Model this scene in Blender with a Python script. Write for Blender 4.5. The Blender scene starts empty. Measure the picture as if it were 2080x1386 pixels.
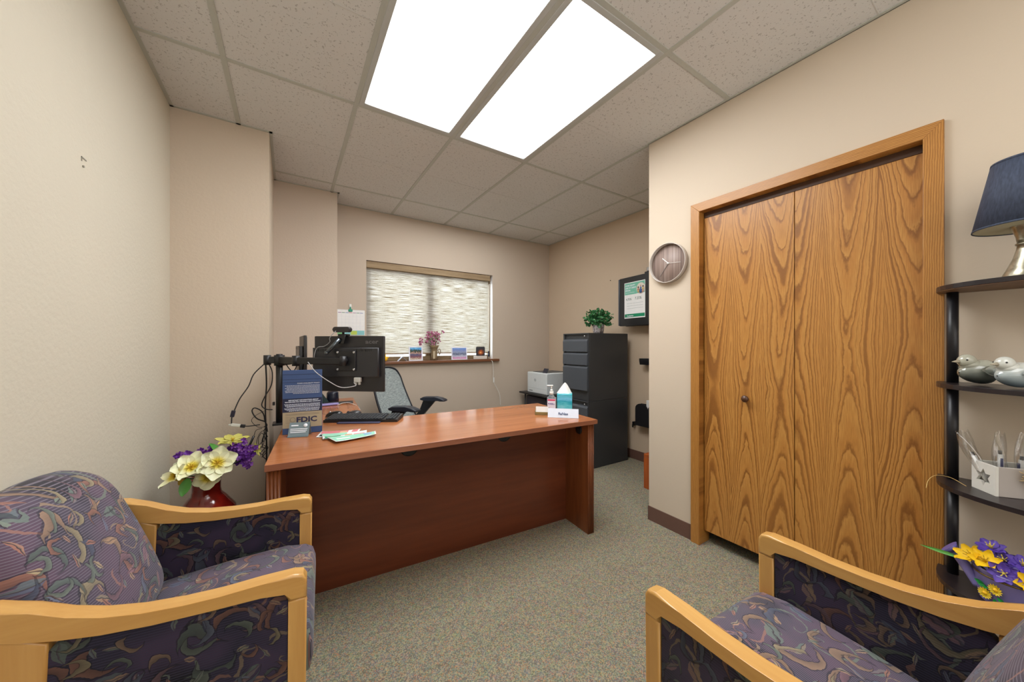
import bpy, bmesh, math, random
from mathutils import Vector, Matrix, Euler
random.seed(7)
PI = math.pi
C = bpy.context.scene.collection
R = math.radians

# ------------------------------------------------------------------ helpers
def lin(c):
    return tuple(((v/255)/12.92 if v/255 <= .04045 else (((v/255)+.055)/1.055)**2.4) for v in c)+(1,)

class N:
    """tiny node-graph helper"""
    def __init__(s, name, rough=.5, metal=0, spec=.5):
        s.m = bpy.data.materials.new(name); s.m.use_nodes = True
        s.t = s.m.node_tree; s.b = s.t.nodes['Principled BSDF']; s.out = s.t.nodes['Material Output']
        s.b.inputs['Roughness'].default_value = rough; s.b.inputs['Metallic'].default_value = metal
        s.b.inputs['Specular IOR Level'].default_value = spec
    def n(s, typ, **k):
        x = s.t.nodes.new(typ)
        for a, v in k.items(): setattr(x, a, v)
        return x
    def l(s, a, b): s.t.links.new(a, b)
    def set(s, sock, v):
        if isinstance(v, bpy.types.NodeSocket): s.l(v, sock)
        else: sock.default_value = v
    def math(s, op, a, b=None, c=None, clamp=False):
        x = s.n('ShaderNodeMath', operation=op, use_clamp=clamp)
        s.set(x.inputs[0], a)
        if b is not None: s.set(x.inputs[1], b)
        if c is not None: s.set(x.inputs[2], c)
        return x.outputs[0]
    def vm(s, op, a, b=None, out=0):
        x = s.n('ShaderNodeVectorMath', operation=op)
        s.set(x.inputs[0], a)
        if b is not None: s.set(x.inputs[1], b)
        return x.outputs[out]
    def mix(s, f, a, b, blend='MIX'):
        x = s.n('ShaderNodeMix', data_type='RGBA', blend_type=blend)
        s.set(x.inputs[0], f); s.set(x.inputs[6], a); s.set(x.inputs[7], b)
        return x.outputs[2]
    def coord(s, which='Object'): return s.n('ShaderNodeTexCoord').outputs[which]
    def sep(s, v):
        x = s.n('ShaderNodeSeparateXYZ'); s.l(v, x.inputs[0]); return x.outputs
    def comb(s, a, b, c=0.0):
        x = s.n('ShaderNodeCombineXYZ')
        for i, v in enumerate((a, b, c)): s.set(x.inputs[i], v)
        return x.outputs[0]
    def scale(s, v, sc): 
        return s.vm('MULTIPLY', v, sc)
    def noise(s, v, sc=5, det=2, rough=.5, out=0):
        x = s.n('ShaderNodeTexNoise'); s.set(x.inputs['Vector'], v)
        x.inputs['Scale'].default_value = sc; x.inputs['Detail'].default_value = det; x.inputs['Roughness'].default_value = rough
        return x.outputs[out]
    def ramp(s, f, pts, interp='LINEAR'):
        x = s.n('ShaderNodeValToRGB'); s.set(x.inputs[0], f); e = x.color_ramp.elements
        x.color_ramp.interpolation = interp
        while len(e) < len(pts): e.new(.5)
        for el, (p, c) in zip(e, pts):
            el.position = p; el.color = c if len(c) == 4 else lin(c)
        return x.outputs[0]
    def bump(s, h, strength=.2, dist=.01):
        x = s.n('ShaderNodeBump'); x.inputs['Strength'].default_value = strength; x.inputs['Distance'].default_value = dist
        s.l(h, x.inputs['Height']); s.l(x.outputs[0], s.b.inputs['Normal'])
    def base(s, v): s.set(s.b.inputs['Base Color'], v)

_pc = {}
def plain(name, col, rough=.5, metal=0, spec=.5, var=0.04):
    """solid colour with a faint procedural variation"""
    if name in _pc: return _pc[name]
    k = N(name, rough, metal, spec)
    c = lin(col); nz = k.noise(k.coord(), 35, 2)
    k.base(k.mix(nz, tuple(x*(1-var) for x in c[:3])+(1,), tuple(min(1, x*(1+var)) for x in c[:3])+(1,)))
    _pc[name] = k.m; return k.m

def wall_mat(name, col, bump=.25, sc=70):
    k = N(name, .75, 0, .3); p = k.coord()
    a = k.noise(p, 1.2, 2); c = lin(col)
    k.base(k.mix(a, tuple(x*.97 for x in c[:3])+(1,), tuple(x*1.03 for x in c[:3])+(1,)))
    k.bump(k.noise(p, sc, 3, .55), bump, .004)
    return k.m

def wood_plain(name, c1, c2, axis=0, rough=.35, sc=9, coat=0, bumpy=0):
    """straight-grained laminate / beech: grain runs along axis"""
    k = N(name, rough); p = k.coord()
    s = [1.0, 1.0, 1.0]
    s = [sc*3, sc*3, sc*3]; s[axis] = sc*.25
    v = k.scale(p, tuple(s))
    nz = k.noise(v, 1.0, 5, .62)
    f2 = k.noise(k.scale(p, tuple(x*7 for x in s)), 1.0, 2)
    f = k.math('ADD', k.math('MULTIPLY', nz, .8), k.math('MULTIPLY', f2, .2))
    k.base(k.ramp(f, [(.32, c1), (.68, c2)]))
    if coat:
        k.b.inputs['Coat Weight'].default_value = coat; k.b.inputs['Coat Roughness'].default_value = .12
    return k.m

def oak(name, ax, top=False, cathedral=True, cx=0.0, zc=1.15, halfw=.11):
    """red-oak veneer with cathedral arches; ax = the horizontal axis across the board (0 x, 1 y); top: grain along y"""
    k = N(name, .38); p = k.coord(); o = k.sep(p)
    a, z = (o[ax], o[2]) if not top else (o[2], o[1])
    a = k.math('ADD', a, cx)
    v = k.comb(a, z, 0.0)
    low = k.noise(k.scale(v, (5, 1.1, 1)), 1.0, 2)
    jag = k.noise(k.scale(v, (34, 13, 1)), 1.0, 3, .6)
    if cathedral:
        aa = k.math('ADD', a, k.math('MULTIPLY', low, .09))
        pp = k.math('PINGPONG', aa, halfw)
        zz = k.math('ABSOLUTE', k.math('SUBTRACT', z, zc))
        g = k.math('SUBTRACT', k.math('MULTIPLY', k.math('POWER', pp, 1.9), 520.0), k.math('MULTIPLY', k.math('POWER', zz, 1.15), 6.0))
        g = k.math('ADD', g, k.math('MULTIPLY', jag, .8))
        g = k.math('ADD', g, k.math('MULTIPLY', low, 4.0))
        g = k.math('ADD', g, k.math('MULTIPLY', k.noise(k.comb(g, k.math('MULTIPLY', a, 3.0), 0.0), .9, 1), 1.9))
    else:
        g = k.math('ADD', k.math('MULTIPLY', a, 150.0), k.math('ADD', k.math('MULTIPLY', low, 5.0), k.math('MULTIPLY', jag, 1.0)))
    fr = k.math('FRACT', k.math('ADD', g, 100.0))
    col = k.ramp(fr, [(0, (112, 70, 30)), (.13, (136, 88, 40)), (.30, (184, 128, 62)), (.85, (198, 146, 76)), (1, (124, 78, 34))])
    pores = k.noise(k.scale(v, (420, 16, 1)), 1.0, 2)
    col = k.mix(k.ramp(pores, [(.38, (0, 0, 0)), (.62, (255, 255, 255))]), k.mix(.35, col, lin((120, 72, 30))), col)
    tint = k.noise(k.scale(v, (2.2, .6, 1)), 1.0, 1)
    k.base(k.mix(k.math('MULTIPLY', tint, .5), col, lin((186, 126, 54))))
    return k.m

def fabric(name, a, b, dark=0.0, seed=0.0):
    """woven upholstery: fine stripes with scattered leaf / paisley scrolls; a,b = object axes of the cloth plane"""
    k = N(name, .85, 0, .2); p = k.coord(); o = k.sep(p)
    v = k.comb(o[a], o[b], 0.0)
    v = k.vm('ADD', v, (seed, seed*1.7, 0))
    dn = k.n('ShaderNodeTexNoise'); k.l(v, dn.inputs['Vector']); dn.inputs['Scale'].default_value = 9; dn.inputs['Detail'].default_value = 1
    dv = k.vm('MULTIPLY', k.vm('SUBTRACT', dn.outputs['Color'], (.5, .5, .5)), (.075, .075, 0))
    dn2 = k.n('ShaderNodeTexNoise'); k.l(v, dn2.inputs['Vector']); dn2.inputs['Scale'].default_value = 42; dn2.inputs['Detail'].default_value = 2
    dv2 = k.vm('MULTIPLY', k.vm('SUBTRACT', dn2.outputs['Color'], (.5, .5, .5)), (.016, .016, 0))
    w = k.vm('ADD', k.vm('ADD', v, dv), dv2)
    so = k.sep(v)
    st = k.math('SINE', k.math('ADD', k.math('MULTIPLY', so[1], 2*PI/.0058), k.math('MULTIPLY', so[0], 60.0)))
    lo = k.noise(v, 7, 2)
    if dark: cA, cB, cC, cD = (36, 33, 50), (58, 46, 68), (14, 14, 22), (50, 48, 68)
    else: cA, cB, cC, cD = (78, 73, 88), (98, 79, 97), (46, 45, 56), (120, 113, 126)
    ground = k.mix(k.ramp(lo, [(.42, (0, 0, 0)), (.6, (255, 255, 255))]), lin(cA), lin(cB))
    lo2 = k.noise(k.vm('ADD', v, (3, 1, 0)), 5, 2)
    ground = k.mix(k.ramp(lo2, [(.52, (0, 0, 0)), (.62, (255, 255, 255))]), ground, lin(cC))
    ground = k.mix(k.ramp(st, [(.55, (0, 0, 0)), (.8, (255, 255, 255))]), ground, lin(cD))
    col = ground
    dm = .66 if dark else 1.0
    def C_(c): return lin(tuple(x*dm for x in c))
    def layer(col, sc, off, r1, ox, oy, r2, pal, spiral=False, leaf=False):
        vo = k.n('ShaderNodeTexVoronoi', voronoi_dimensions='2D'); vo.inputs['Randomness'].default_value = .75
        vo.inputs['Scale'].default_value = sc
        wv = k.vm('ADD', w, (off, off*.6, 0)); k.l(wv, vo.inputs['Vector'])
        loc = k.vm('SUBTRACT', wv, vo.outputs['Position'])
        rc = k.sep(vo.outputs['Color'])
        rot = k.n('ShaderNodeVectorRotate', rotation_type='Z_AXIS'); k.l(loc, rot.inputs['Vector'])
        k.l(k.math('MULTIPLY', rc[0], 2*PI), rot.inputs['Angle'])
        L = rot.outputs[0]
        pcol = k.ramp(rc[1], pal, 'CONSTANT')
        d1 = k.vm('LENGTH', L, out=1); d2 = k.vm('LENGTH', k.vm('SUBTRACT', L, (ox, oy, 0)), out=1)
        if spiral:
            lx = k.sep(L); ang = k.math('ARCTAN2', lx[1], lx[0])
            rr = k.math('ADD', k.math('MULTIPLY', ang, r1*.16), r1*.62)
            wd = k.math('ADD', k.math('MULTIPLY', k.math('SINE', ang), r2*.5), r2)
            m = k.math('LESS_THAN', k.math('ABSOLUTE', k.math('SUBTRACT', d1, rr)), wd)
        elif leaf:      # a pointed leaf: where two discs overlap, with a dark midrib
            e1 = k.vm('LENGTH', k.vm('SUBTRACT', L, (0, oy, 0)), out=1); e2 = k.vm('LENGTH', k.vm('SUBTRACT', L, (0, -oy, 0)), out=1)
            m = k.math('MULTIPLY', k.math('LESS_THAN', e1, r1), k.math('LESS_THAN', e2, r1))
            sy_ = k.math('ABSOLUTE', k.sep(L)[1])
            pcol = k.mix(k.math('LESS_THAN', sy_, .0014), pcol, lin((60, 54, 62)))
            pcol = k.mix(k.math('MULTIPLY', k.math('GREATER_THAN', k.sep(L)[1], 0.0), .45), pcol, k.ramp(rc[0], pal, 'CONSTANT'))
        else:
            m = k.math('MULTIPLY', k.math('LESS_THAN', d1, r1), k.math('GREATER_THAN', d2, r2))
            shade = k.math('MULTIPLY', k.math('DIVIDE', k.math('SUBTRACT', d2, r2), r1, clamp=True), 1.4, clamp=True)
            pcol = k.mix(shade, k.mix(.5, pcol, lin(cC)), pcol)
        kp = k.math('GREATER_THAN', rc[2], .22); m = k.math('MULTIPLY', m, kp)
        if not spiral and not leaf:
            mo = k.math('MULTIPLY', kp, k.math('MULTIPLY', k.math('LESS_THAN', d1, r1*1.10), k.math('GREATER_THAN', d2, r2*.93)))
            col = k.mix(k.math('MULTIPLY', mo, .55), col, lin((34, 38, 46) if not dark else (12, 12, 18)))
        return k.mix(k.math('MULTIPLY', m, .85), col, pcol)
    pal1 = [(0, C_((176, 146, 122))[:4]), (.25, C_((128, 140, 128))), (.5, C_((168, 120, 104))), (.72, C_((120, 128, 150))), (.88, C_((178, 164, 132)))]
    pal2 = [(0, C_((112, 126, 120))), (.3, C_((150, 116, 126))), (.55, C_((172, 142, 116))), (.8, C_((96, 104, 126)))]
    pal3 = [(0, C_((150, 130, 110))), (.4, C_((118, 128, 118))), (.7, C_((150, 112, 104)))]
    col = layer(col, 8.0, 4.1, .056, 0, 0, .0024, pal3, True)
    col = layer(col, 9.4, 0.0, .038, .014, .005, .0345, pal1)
    col = layer(col, 10.5, 5.3, .044, 0, .0345, 0, pal2, leaf=True)
    col = layer(col, 11.5, 1.7, .031, .012, .0, .029, pal2)
    col = layer(col, 15.0, 7.7, .030, 0, .0245, 0, pal1, leaf=True)
    col = layer(col, 14.0, 2.9, .021, .008, .003, .0185, pal1)
    k.base(col)
    k.bump(st, .12, .001)
    k.b.inputs['Sheen Weight'].default_value = .15
    return k.m

class MB:
    def __init__(s): s.bm = bmesh.new(); s.X = Matrix.Identity(4)
    def at(s, loc=(0,0,0), rot=(0,0,0)):
        s.X = Matrix.Translation(Vector(loc)) @ Euler(rot).to_matrix().to_4x4(); return s
    def _add(s, verts, faces, mi=0, smooth=False):
        vs = [s.bm.verts.new(s.X @ Vector(v)) for v in verts]; fs = []
        for f in faces:
            try:
                g = s.bm.faces.new([vs[i] for i in f]); g.material_index = mi; g.smooth = smooth; fs.append(g)
            except ValueError: pass
        return vs, fs
    def box(s, x0, x1, y0, y1, z0, z1, bev=0, mi=0, seg=2):
        v = [(x, y, z) for z in (z0, z1) for y in (y0, y1) for x in (x0, x1)]
        f = [(0,2,3,1), (4,5,7,6), (0,1,5,4), (2,6,7,3), (0,4,6,2), (1,3,7,5)]
        vs, fs = s._add(v, f, mi)
        if bev:
            es = {e for g in fs for e in g.edges}
            r = bmesh.ops.bevel(s.bm, geom=list(es), offset=bev, segments=seg, profile=.5, affect='EDGES')
            for g in r['faces']: g.material_index = mi; g.smooth = True
        return s
    def cyl(s, p0, p1, r0, r1=None, n=20, mi=0, cap=True, smooth=True):
        r1 = r0 if r1 is None else r1
        p0 = Vector(p0); p1 = Vector(p1); d = (p1-p0).normalized()
        u = d.orthogonal().normalized(); w = d.cross(u)
        vs = []
        for p, r in ((p0, r0), (p1, r1)):
            for i in range(n):
                a = 2*PI*i/n; vs.append(p+(u*math.cos(a)+w*math.sin(a))*r)
        f = [(i, (i+1) % n, n+(i+1) % n, n+i) for i in range(n)]
        V, F = s._add(vs, f, mi, smooth)
        if cap:
            for ring in (list(reversed(V[:n])), V[n:]):
                g = s.bm.faces.new(ring); g.material_index = mi
        return s
    def lathe(s, prof, c=(0,0,0), n=32, mi=0, closed=False, sx=1, sy=1):
        vs = []
        for r, z in prof:
            for i in range(n):
                a = 2*PI*i/n; vs.append((c[0]+r*math.cos(a)*sx, c[1]+r*math.sin(a)*sy, c[2]+z))
        f = []
        m = len(prof)
        for j in range(m-1 if not closed else m):
            j2 = (j+1) % m
            for i in range(n): f.append((j*n+i, j*n+(i+1) % n, j2*n+(i+1) % n, j2*n+i))
        V, F = s._add(vs, f, mi, True)
        if not closed:
            for j, rev in ((0, True), (m-1, False)):
                if prof[j][0] > 1e-5:
                    ring = V[j*n:(j+1)*n]
                    if rev: ring = ring[::-1]
                    g = s.bm.faces.new(ring); g.material_index = mi
        return s
    def prism(s, pts, d0, d1, plane='xz', bev=0, mi=0, smooth=False):
        """polygon pts in plane, extruded between d0 and d1 along the third axis"""
        n = len(pts)
        def P(p, d):
            return {'xz': (p[0], d, p[1]), 'xy': (p[0], p[1], d), 'yz': (d, p[0], p[1])}[plane]
        v = [P(p, d0) for p in pts]+[P(p, d1) for p in pts]
        f = [tuple(range(n)), tuple(range(2*n-1, n-1, -1))]+[(i, n+i, n+(i+1) % n, (i+1) % n) for i in range(n)]
        vs, fs = s._add(v, f, mi)
        if smooth:
            for g in fs[2:]: g.smooth = True
        if bev:
            es = {e for g in fs[:2] for e in g.edges}
            r = bmesh.ops.bevel(s.bm, geom=list(es), offset=bev, segments=3, profile=.5, affect='EDGES')
            for g in r['faces']: g.smooth = True; g.material_index = mi
        return s
    def sph(s, c, r, sc=(1,1,1), n=16, mi=0):
        prof = [(math.sin(PI*j/n), -math.cos(PI*j/n)) for j in range(n+1)]
        vs = [];
        m = n*2 if n < 12 else 24
        for a, z in prof:
            for i in range(m):
                t = 2*PI*i/m; vs.append((c[0]+r*sc[0]*a*math.cos(t), c[1]+r*sc[1]*a*math.sin(t), c[2]+r*sc[2]*z))
        f = [(j*m+i, j*m+(i+1) % m, (j+1)*m+(i+1) % m, (j+1)*m+i) for j in range(n) for i in range(m)]
        s._add(vs, f, mi, True); return s
    def tube(s, pts, r, n=8, sub=6, mi=0, rfun=None):
        P = [Vector(p) for p in pts]; path = []
        if len(P) > 2 and sub > 1:
            Q = [P[0]*2-P[1]]+P+[P[-1]*2-P[-2]]
            for i in range(1, len(Q)-2):
                for j in range(sub):
                    t = j/sub; a, b, c, d = Q[i-1:i+3]
                    path.append(.5*((2*b)+(c-a)*t+(2*a-5*b+4*c-d)*t*t+(3*b-a-3*c+d)*t**3))
            path.append(P[-1])
        else: path = P
        vs = []; u = None; L = len(path)
        for i, p in enumerate(path):
            d = (path[min(i+1, L-1)]-path[max(i-1, 0)]).normalized()
            if u is None: u = d.orthogonal().normalized()
            u = (u-d*u.dot(d)).normalized(); w = d.cross(u)
            rr = r if rfun is None else r*rfun(i/(L-1))
            for k in range(n):
                a = 2*PI*k/n; vs.append(p+(u*math.cos(a)+w*math.sin(a))*rr)
        f = [(i*n+k, i*n+(k+1) % n, (i+1)*n+(k+1) % n, (i+1)*n+k) for i in range(L-1) for k in range(n)]
        V, F = s._add(vs, f, mi, True)
        s.bm.faces.new(V[:n][::-1]).material_index = mi; s.bm.faces.new(V[-n:]).material_index = mi
        return s
    def quad(s, a, b, c, d, mi=0): s._add([a, b, c, d], [(0,1,2,3)], mi); return s
    def grid(s, fn, nu, nv, mi=0, smooth=True):
        vs = [fn(i/nu, j/nv) for j in range(nv+1) for i in range(nu+1)]
        f = [(j*(nu+1)+i, j*(nu+1)+i+1, (j+1)*(nu+1)+i+1, (j+1)*(nu+1)+i) for j in range(nv) for i in range(nu)]
        s._add(vs, f, mi, smooth); return s
    def petal(s, c, d, up, L, W, curl=.25, mi=0, shape=1.0):
        """a cupped petal from c along d with face normal up"""
        c = Vector(c); d = Vector(d).normalized(); up = Vector(up); up = (up-d*up.dot(d)).normalized(); w = d.cross(up)
        def fn(u, v):
            t = v; half = W*.5*(math.sin(PI*min(1, t*.86+.07))**.7)*shape
            x = (u*2-1)*half
            return c+d*(L*t*(1-.1*(u*2-1)**2))+w*x+up*(L*curl*t*t+abs(u*2-1)**2*W*.14)
        s.grid(fn, 4, 5, mi); return s
    def text(s, body, size, M, mi=0, ex=.0004, align='LEFT', bold=0, sx=1.0):
        cu = bpy.data.curves.new('t', 'FONT'); cu.body = body; cu.size = size; cu.extrude = ex; cu.align_x = align; cu.offset = bold; cu.resolution_u = 2
        ob = bpy.data.objects.new('t', cu); C.objects.link(ob)
        me = bpy.data.meshes.new_from_object(ob)
        sv = s.X; 
        s.X = sv @ M @ Matrix.Diagonal((sx, 1, 1, 1))
        s._add([v.co[:] for v in me.vertices], [tuple(q.vertices) for q in me.polygons], mi)
        s.X = sv
        bpy.data.objects.remove(ob); bpy.data.curves.remove(cu); bpy.data.meshes.remove(me)
        return s
    def build(s, name, mats, parent=None, loc=None, rot=None, subs=0, recalc=True):
        if recalc: bmesh.ops.recalc_face_normals(s.bm, faces=s.bm.faces)
        me = bpy.data.meshes.new(name); s.bm.to_mesh(me); s.bm.free()
        for m in (mats if isinstance(mats, (list, tuple)) else [mats]): me.materials.append(m)
        o = bpy.data.objects.new(name, me); C.objects.link(o)
        if parent: o.parent = parent
        if loc: o.location = loc
        if rot: o.rotation_euler = rot
        if subs:
            md = o.modifiers.new('s', 'SUBSURF'); md.levels = md.render_levels = subs
        return o

def tag(o, label, cat, group=None):
    o['label'] = label; o['category'] = cat
    if group: o['group'] = group
    return o
def thing(name, label, cat, loc=(0,0,0), rz=0, group=None):
    o = bpy.data.objects.new(name, None); C.objects.link(o); o.empty_display_size = .05
    o.location = loc; o.rotation_euler = (0, 0, rz)
    return tag(o, label, cat, group)
def struct(o): o['kind'] = 'structure'; return o
def frameM(origin, xdir, ydir):
    x = Vector(xdir).normalized(); y = Vector(ydir).normalized(); z = x.cross(y)
    M = Matrix((x, y, z)).transposed().to_4x4(); M.translation = Vector(origin); return M
def rrect(x0, x1, y0, y1, r, n=5):
    P = []
    for cx, cy, a0 in ((x1-r, y1-r, 0), (x0+r, y1-r, 90), (x0+r, y0+r, 180), (x1-r, y0+r, 270)):
        for i in range(n+1):
            a = R(a0+90*i/n); P.append((cx+r*math.cos(a), cy+r*math.sin(a)))
    return P

# ------------------------------------------------------------------ room numbers
CE = 2.685                    # ceiling height
XL, XR, YB, YR = -.60, 3.17, 3.93, -1.5
YJ, XJ = 2.855, -.112         # left jog
YP, XP = 3.65, .385           # pillar by the window
XC, YC = 2.165, 1.55          # closet wall face and its end

# materials
M_wallL = wall_mat('paint_left', (209, 202, 184), .35, 55)
M_wallB = wall_mat('paint_back', (196, 181, 164), .10, 90)
M_wallC = wall_mat('paint_closet', (206, 191, 171), .08, 90)
M_beech = wood_plain('beech', (196, 146, 78), (214, 168, 98), 0, .28, 5, .3)
M_beechZ = wood_plain('beech_upright', (194, 143, 76), (212, 165, 96), 2, .28, 5, .3)
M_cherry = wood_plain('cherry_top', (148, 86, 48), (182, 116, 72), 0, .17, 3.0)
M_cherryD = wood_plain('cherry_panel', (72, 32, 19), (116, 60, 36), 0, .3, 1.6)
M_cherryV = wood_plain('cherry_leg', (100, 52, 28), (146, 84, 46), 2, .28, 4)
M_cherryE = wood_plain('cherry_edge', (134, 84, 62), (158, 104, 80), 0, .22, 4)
M_black = plain('black_plastic', (26, 26, 29), .42)
M_blackG = plain('black_gloss', (18, 19, 22), .18)
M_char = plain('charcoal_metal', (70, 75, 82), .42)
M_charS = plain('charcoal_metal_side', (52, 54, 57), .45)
M_white = plain('white_plastic', (232, 232, 228), .4)
M_paper = plain('white_paper', (238, 238, 236), .7)
M_steel = plain('steel', (190, 192, 195), .25, 1)
M_brownB = plain('vinyl_base', (104, 76, 66), .45)
M_tbar = plain('grid_metal', (184, 186, 178), .45)

# ------------------------------------------------------------------ floor
k = N('carpet', .95, 0, .1); p = k.coord()
vo = k.n('ShaderNodeTexVoronoi'); k.l(p, vo.inputs['Vector']); vo.inputs['Scale'].default_value = 240
rc = k.sep(vo.outputs['Color'])
cc = k.ramp(rc[0], [(0, (88, 84, 74)), (.18, (150, 140, 114)), (.34, (112, 127, 120)), (.50, (172, 160, 130)), (.66, (88, 96, 104)), (.80, (172, 118, 88)), (.90, (124, 142, 124))], 'CONSTANT')
big = k.noise(p, 30, 3, .6); hue = k.noise(p, 42, 2, .5, out=1)
cc = k.mix(k.math('ADD', k.math('MULTIPLY', big, .3), .18), cc, lin((160, 152, 130)))
k.base(k.mix(.30, cc, hue, 'SOFT_LIGHT'))
k.bump(vo.outputs['Distance'], .6, .004)
struct(MB().box(XL-.1, XR+.1, YR-.1, YB+.3, -.1, 0).build('floor', k.m))

# ------------------------------------------------------------------ ceiling
k = N('ceiling_tile', .9, 0, .1); p = k.coord()
sp = k.n('ShaderNodeTexVoronoi'); k.l(p, sp.inputs['Vector']); sp.inputs['Scale'].default_value = 120
nn = k.noise(p, 60, 2)
m1 = k.math('LESS_THAN', sp.outputs['Distance'], k.math('MULTIPLY', k.math('SUBTRACT', nn, .44), 2.2))
k.base(k.mix(k.math('MULTIPLY', m1, .42), lin((216, 215, 213)), lin((124, 120, 114))))
k.bump(k.noise(p, 150, 2), .25, .002)
M_tile = k.m
T = .612; GX, GY = .337, 2.235      # grid origin
lx0, lx1, ly0, ly1 = GX, GX+2*T, GY-2*T, GY
cb = MB()
for (x0, x1, y0, y1) in ((XL-.1, lx0, YR-.1, YB+.3), (lx1, XR+.1, YR-.1, YB+.3), (lx0, lx1, ly1, YB+.3), (lx0, lx1, YR-.1, ly0)):
    cb.box(x0, x1, y0, y1, CE, CE+.1)
ceil = struct(cb.build('ceiling', M_tile))
g = MB(); w = .012
xs = [GX+i*T for i in range(-1, 5)]
for x in xs: g.box(x-w, x+w, YR, YB, CE-.004, CE+.002)
for j in (-6, -4, -2, 0, 2):
    y = GY+j*T; g.box(XL, XR, y-w, y+w, CE-.0035, CE+.002)
# wall angle
for (x0, x1, y0, y1) in ((XL, XL+.018, YR, YJ), (XC-.018, XC, YR, YC), (XR-.018, XR, YC, YB), (XP, XR, YB-.018, YB), (XL, XJ+.018, YJ-.018, YJ), (XJ, XJ+.018, YJ-.018, YP), (XJ, XP+.018, YP-.018, YP), (XP, XP+.018, YP-.018, YB)):
    g.box(x0, x1, y0, y1, CE-.004, CE+.002)
go = struct(g.build('ceiling_grid', M_tbar, ceil))
g = MB()   # scored half lines in the tiles
for j in (-5, -3, -1, 1):
    y = GY+j*T
    for i in range(-2, 5):
        x = GX+i*T
        if j == -1 and i in (0, 1): continue
        if j == -3 and i in (0, 1): pass
        g.box(max(XL, x+w), min(XR, x+T-w), y-.002, y+.002, CE-.0012, CE+.001)
struct(g.build('tile_score', plain('score', (204, 203, 200), .9), ceil))

# light fixtures
k = N('diffuser'); k.t.nodes.remove(k.b)
em = k.n('ShaderNodeEmission'); q = k.sep(k.coord('Generated'))
# prismatic lens: a little dimmer towards its long edges, as tubes sit in the middle
ex = k.math('MULTIPLY', k.math('ABSOLUTE', k.math('SUBTRACT', q[0], .5)), 2.0)
ey = k.math('MULTIPLY', k.math('ABSOLUTE', k.math('SUBTRACT', q[1], .5)), 2.0)
fall = k.math('MULTIPLY', k.ramp(ex, [(.72, (255, 255, 255)), (1, (165, 165, 165))]), k.ramp(ey, [(.86, (255, 255, 255)), (1, (175, 175, 175))]))
em.inputs[0].default_value = (.97, .985, 1.0, 1)
LIGHT = 14.2
k.l(k.math('MULTIPLY', fall, LIGHT), em.inputs[1]); k.l(em.outputs[0], k.out.inputs[0])
M_diff = k.m
M_lfr = plain('fixture_frame', (188, 190, 188), .4)
for i, lab in enumerate(('fluorescent ceiling light panel on the left, nearer the plain left wall', 'fluorescent ceiling light panel on the right, nearer the oak closet door')):
    x0 = lx0+i*T; t = thing('ceiling_light', lab, 'ceiling light', (x0+T/2, (ly0+ly1)/2, CE), 0)
    a, b = T/2-.0125, T-.0125; f = .028
    fr = MB()
    for (p0, p1, q0, q1) in ((-a, -a+f, -b, b), (a-f, a, -b, b), (-a+f, a-f, -b, -b+f), (-a+f, a-f, b-f, b)):
        fr.box(p0, p1, q0, q1, -.006, .03, .002)
    fr.box(-a, a, -b, b, .06, .07)
    fr.build('frame', M_lfr, t)
    MB().box(-a+f, a-f, -b+f, b-f, .001, .008).build('diffuser', M_diff, t)

# ------------------------------------------------------------------ walls
WT = .12
struct(MB().box(XL-WT, XL, YR-WT, YJ, 0, CE).build('wall_left', M_wallL))
struct(MB().box(XL-WT, XJ, YJ, YJ+WT, 0, CE).box(XJ-WT, XJ, YJ+WT, YP+WT, 0, CE).build('wall_column', wall_mat('paint_column', (203, 188, 169), .4, 55)))
struct(MB().box(XJ, XP, YP, YB+.1, 0, CE).build('wall_pillar', wall_mat('paint_pillar', (201, 186, 169), .35, 60)))
WX0, WX1, WZ0, WZ1 = .691, 2.235, 1.062, 2.148
b = MB()
b.box(XP, WX0, YB, YB+.2, 0, CE).box(WX1, XR+WT, YB, YB+.2, 0, CE).box(WX0, WX1, YB, YB+.2, 0, WZ0-.032).box(WX0, WX1, YB, YB+.2, WZ1, CE)
struct(b.build('wall_back', M_wallB))
struct(MB().box(XR, XR+WT, YC, YB, 0, CE).build('wall_right', wall_mat('paint_right', (199, 179, 155), .12, 90)))
DY0, DY1, DZ = .276, 1.181, 2.08
b = MB()
b.box(XC, XC+.1, YR, DY0-.02, 0, CE).box(XC, XC+.1, DY1+.02, YC, 0, CE).box(XC, XC+.1, DY0-.02, DY1+.02, DZ+.02, CE).box(XC+.1, XR+WT, YC-.1, YC, 0, CE)
struct(b.build('wall_closet', M_wallC))
struct(MB().box(XC+.65, XC+.7, YR, YC-.1, 0, CE).build('wall_inner', plain('closet_shade', (30, 30, 32), .9)))  # near-black colour stands in for the shade inside the closet
struct(MB().box(XL-WT, XR, YR-WT, YR, 0, CE).build('wall_rear', M_wallC))
# baseboards
struct(MB().box(XC-.006, XC, DY1+.05, YC, 0, .1, .002).box(XC-.006, XR-.01, YC, YC+.006, 0, .1, .002).build('baseboard_closet', M_brownB))
struct(MB().box(XR-.006, XR, YC+.006, YB, 0, .1, .002).build('baseboard_right', M_brownB))
struct(MB().box(XP, XR-.006, YB-.006, YB, 0, .1, .002).build('baseboard_back', M_brownB))
struct(MB().box(XL, XL+.006, YR, YJ, 0, .1, .002).box(XL+.006, XJ, YJ-.006, YJ, 0, .1, .002).build('baseboard_left', M_brownB))

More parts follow.
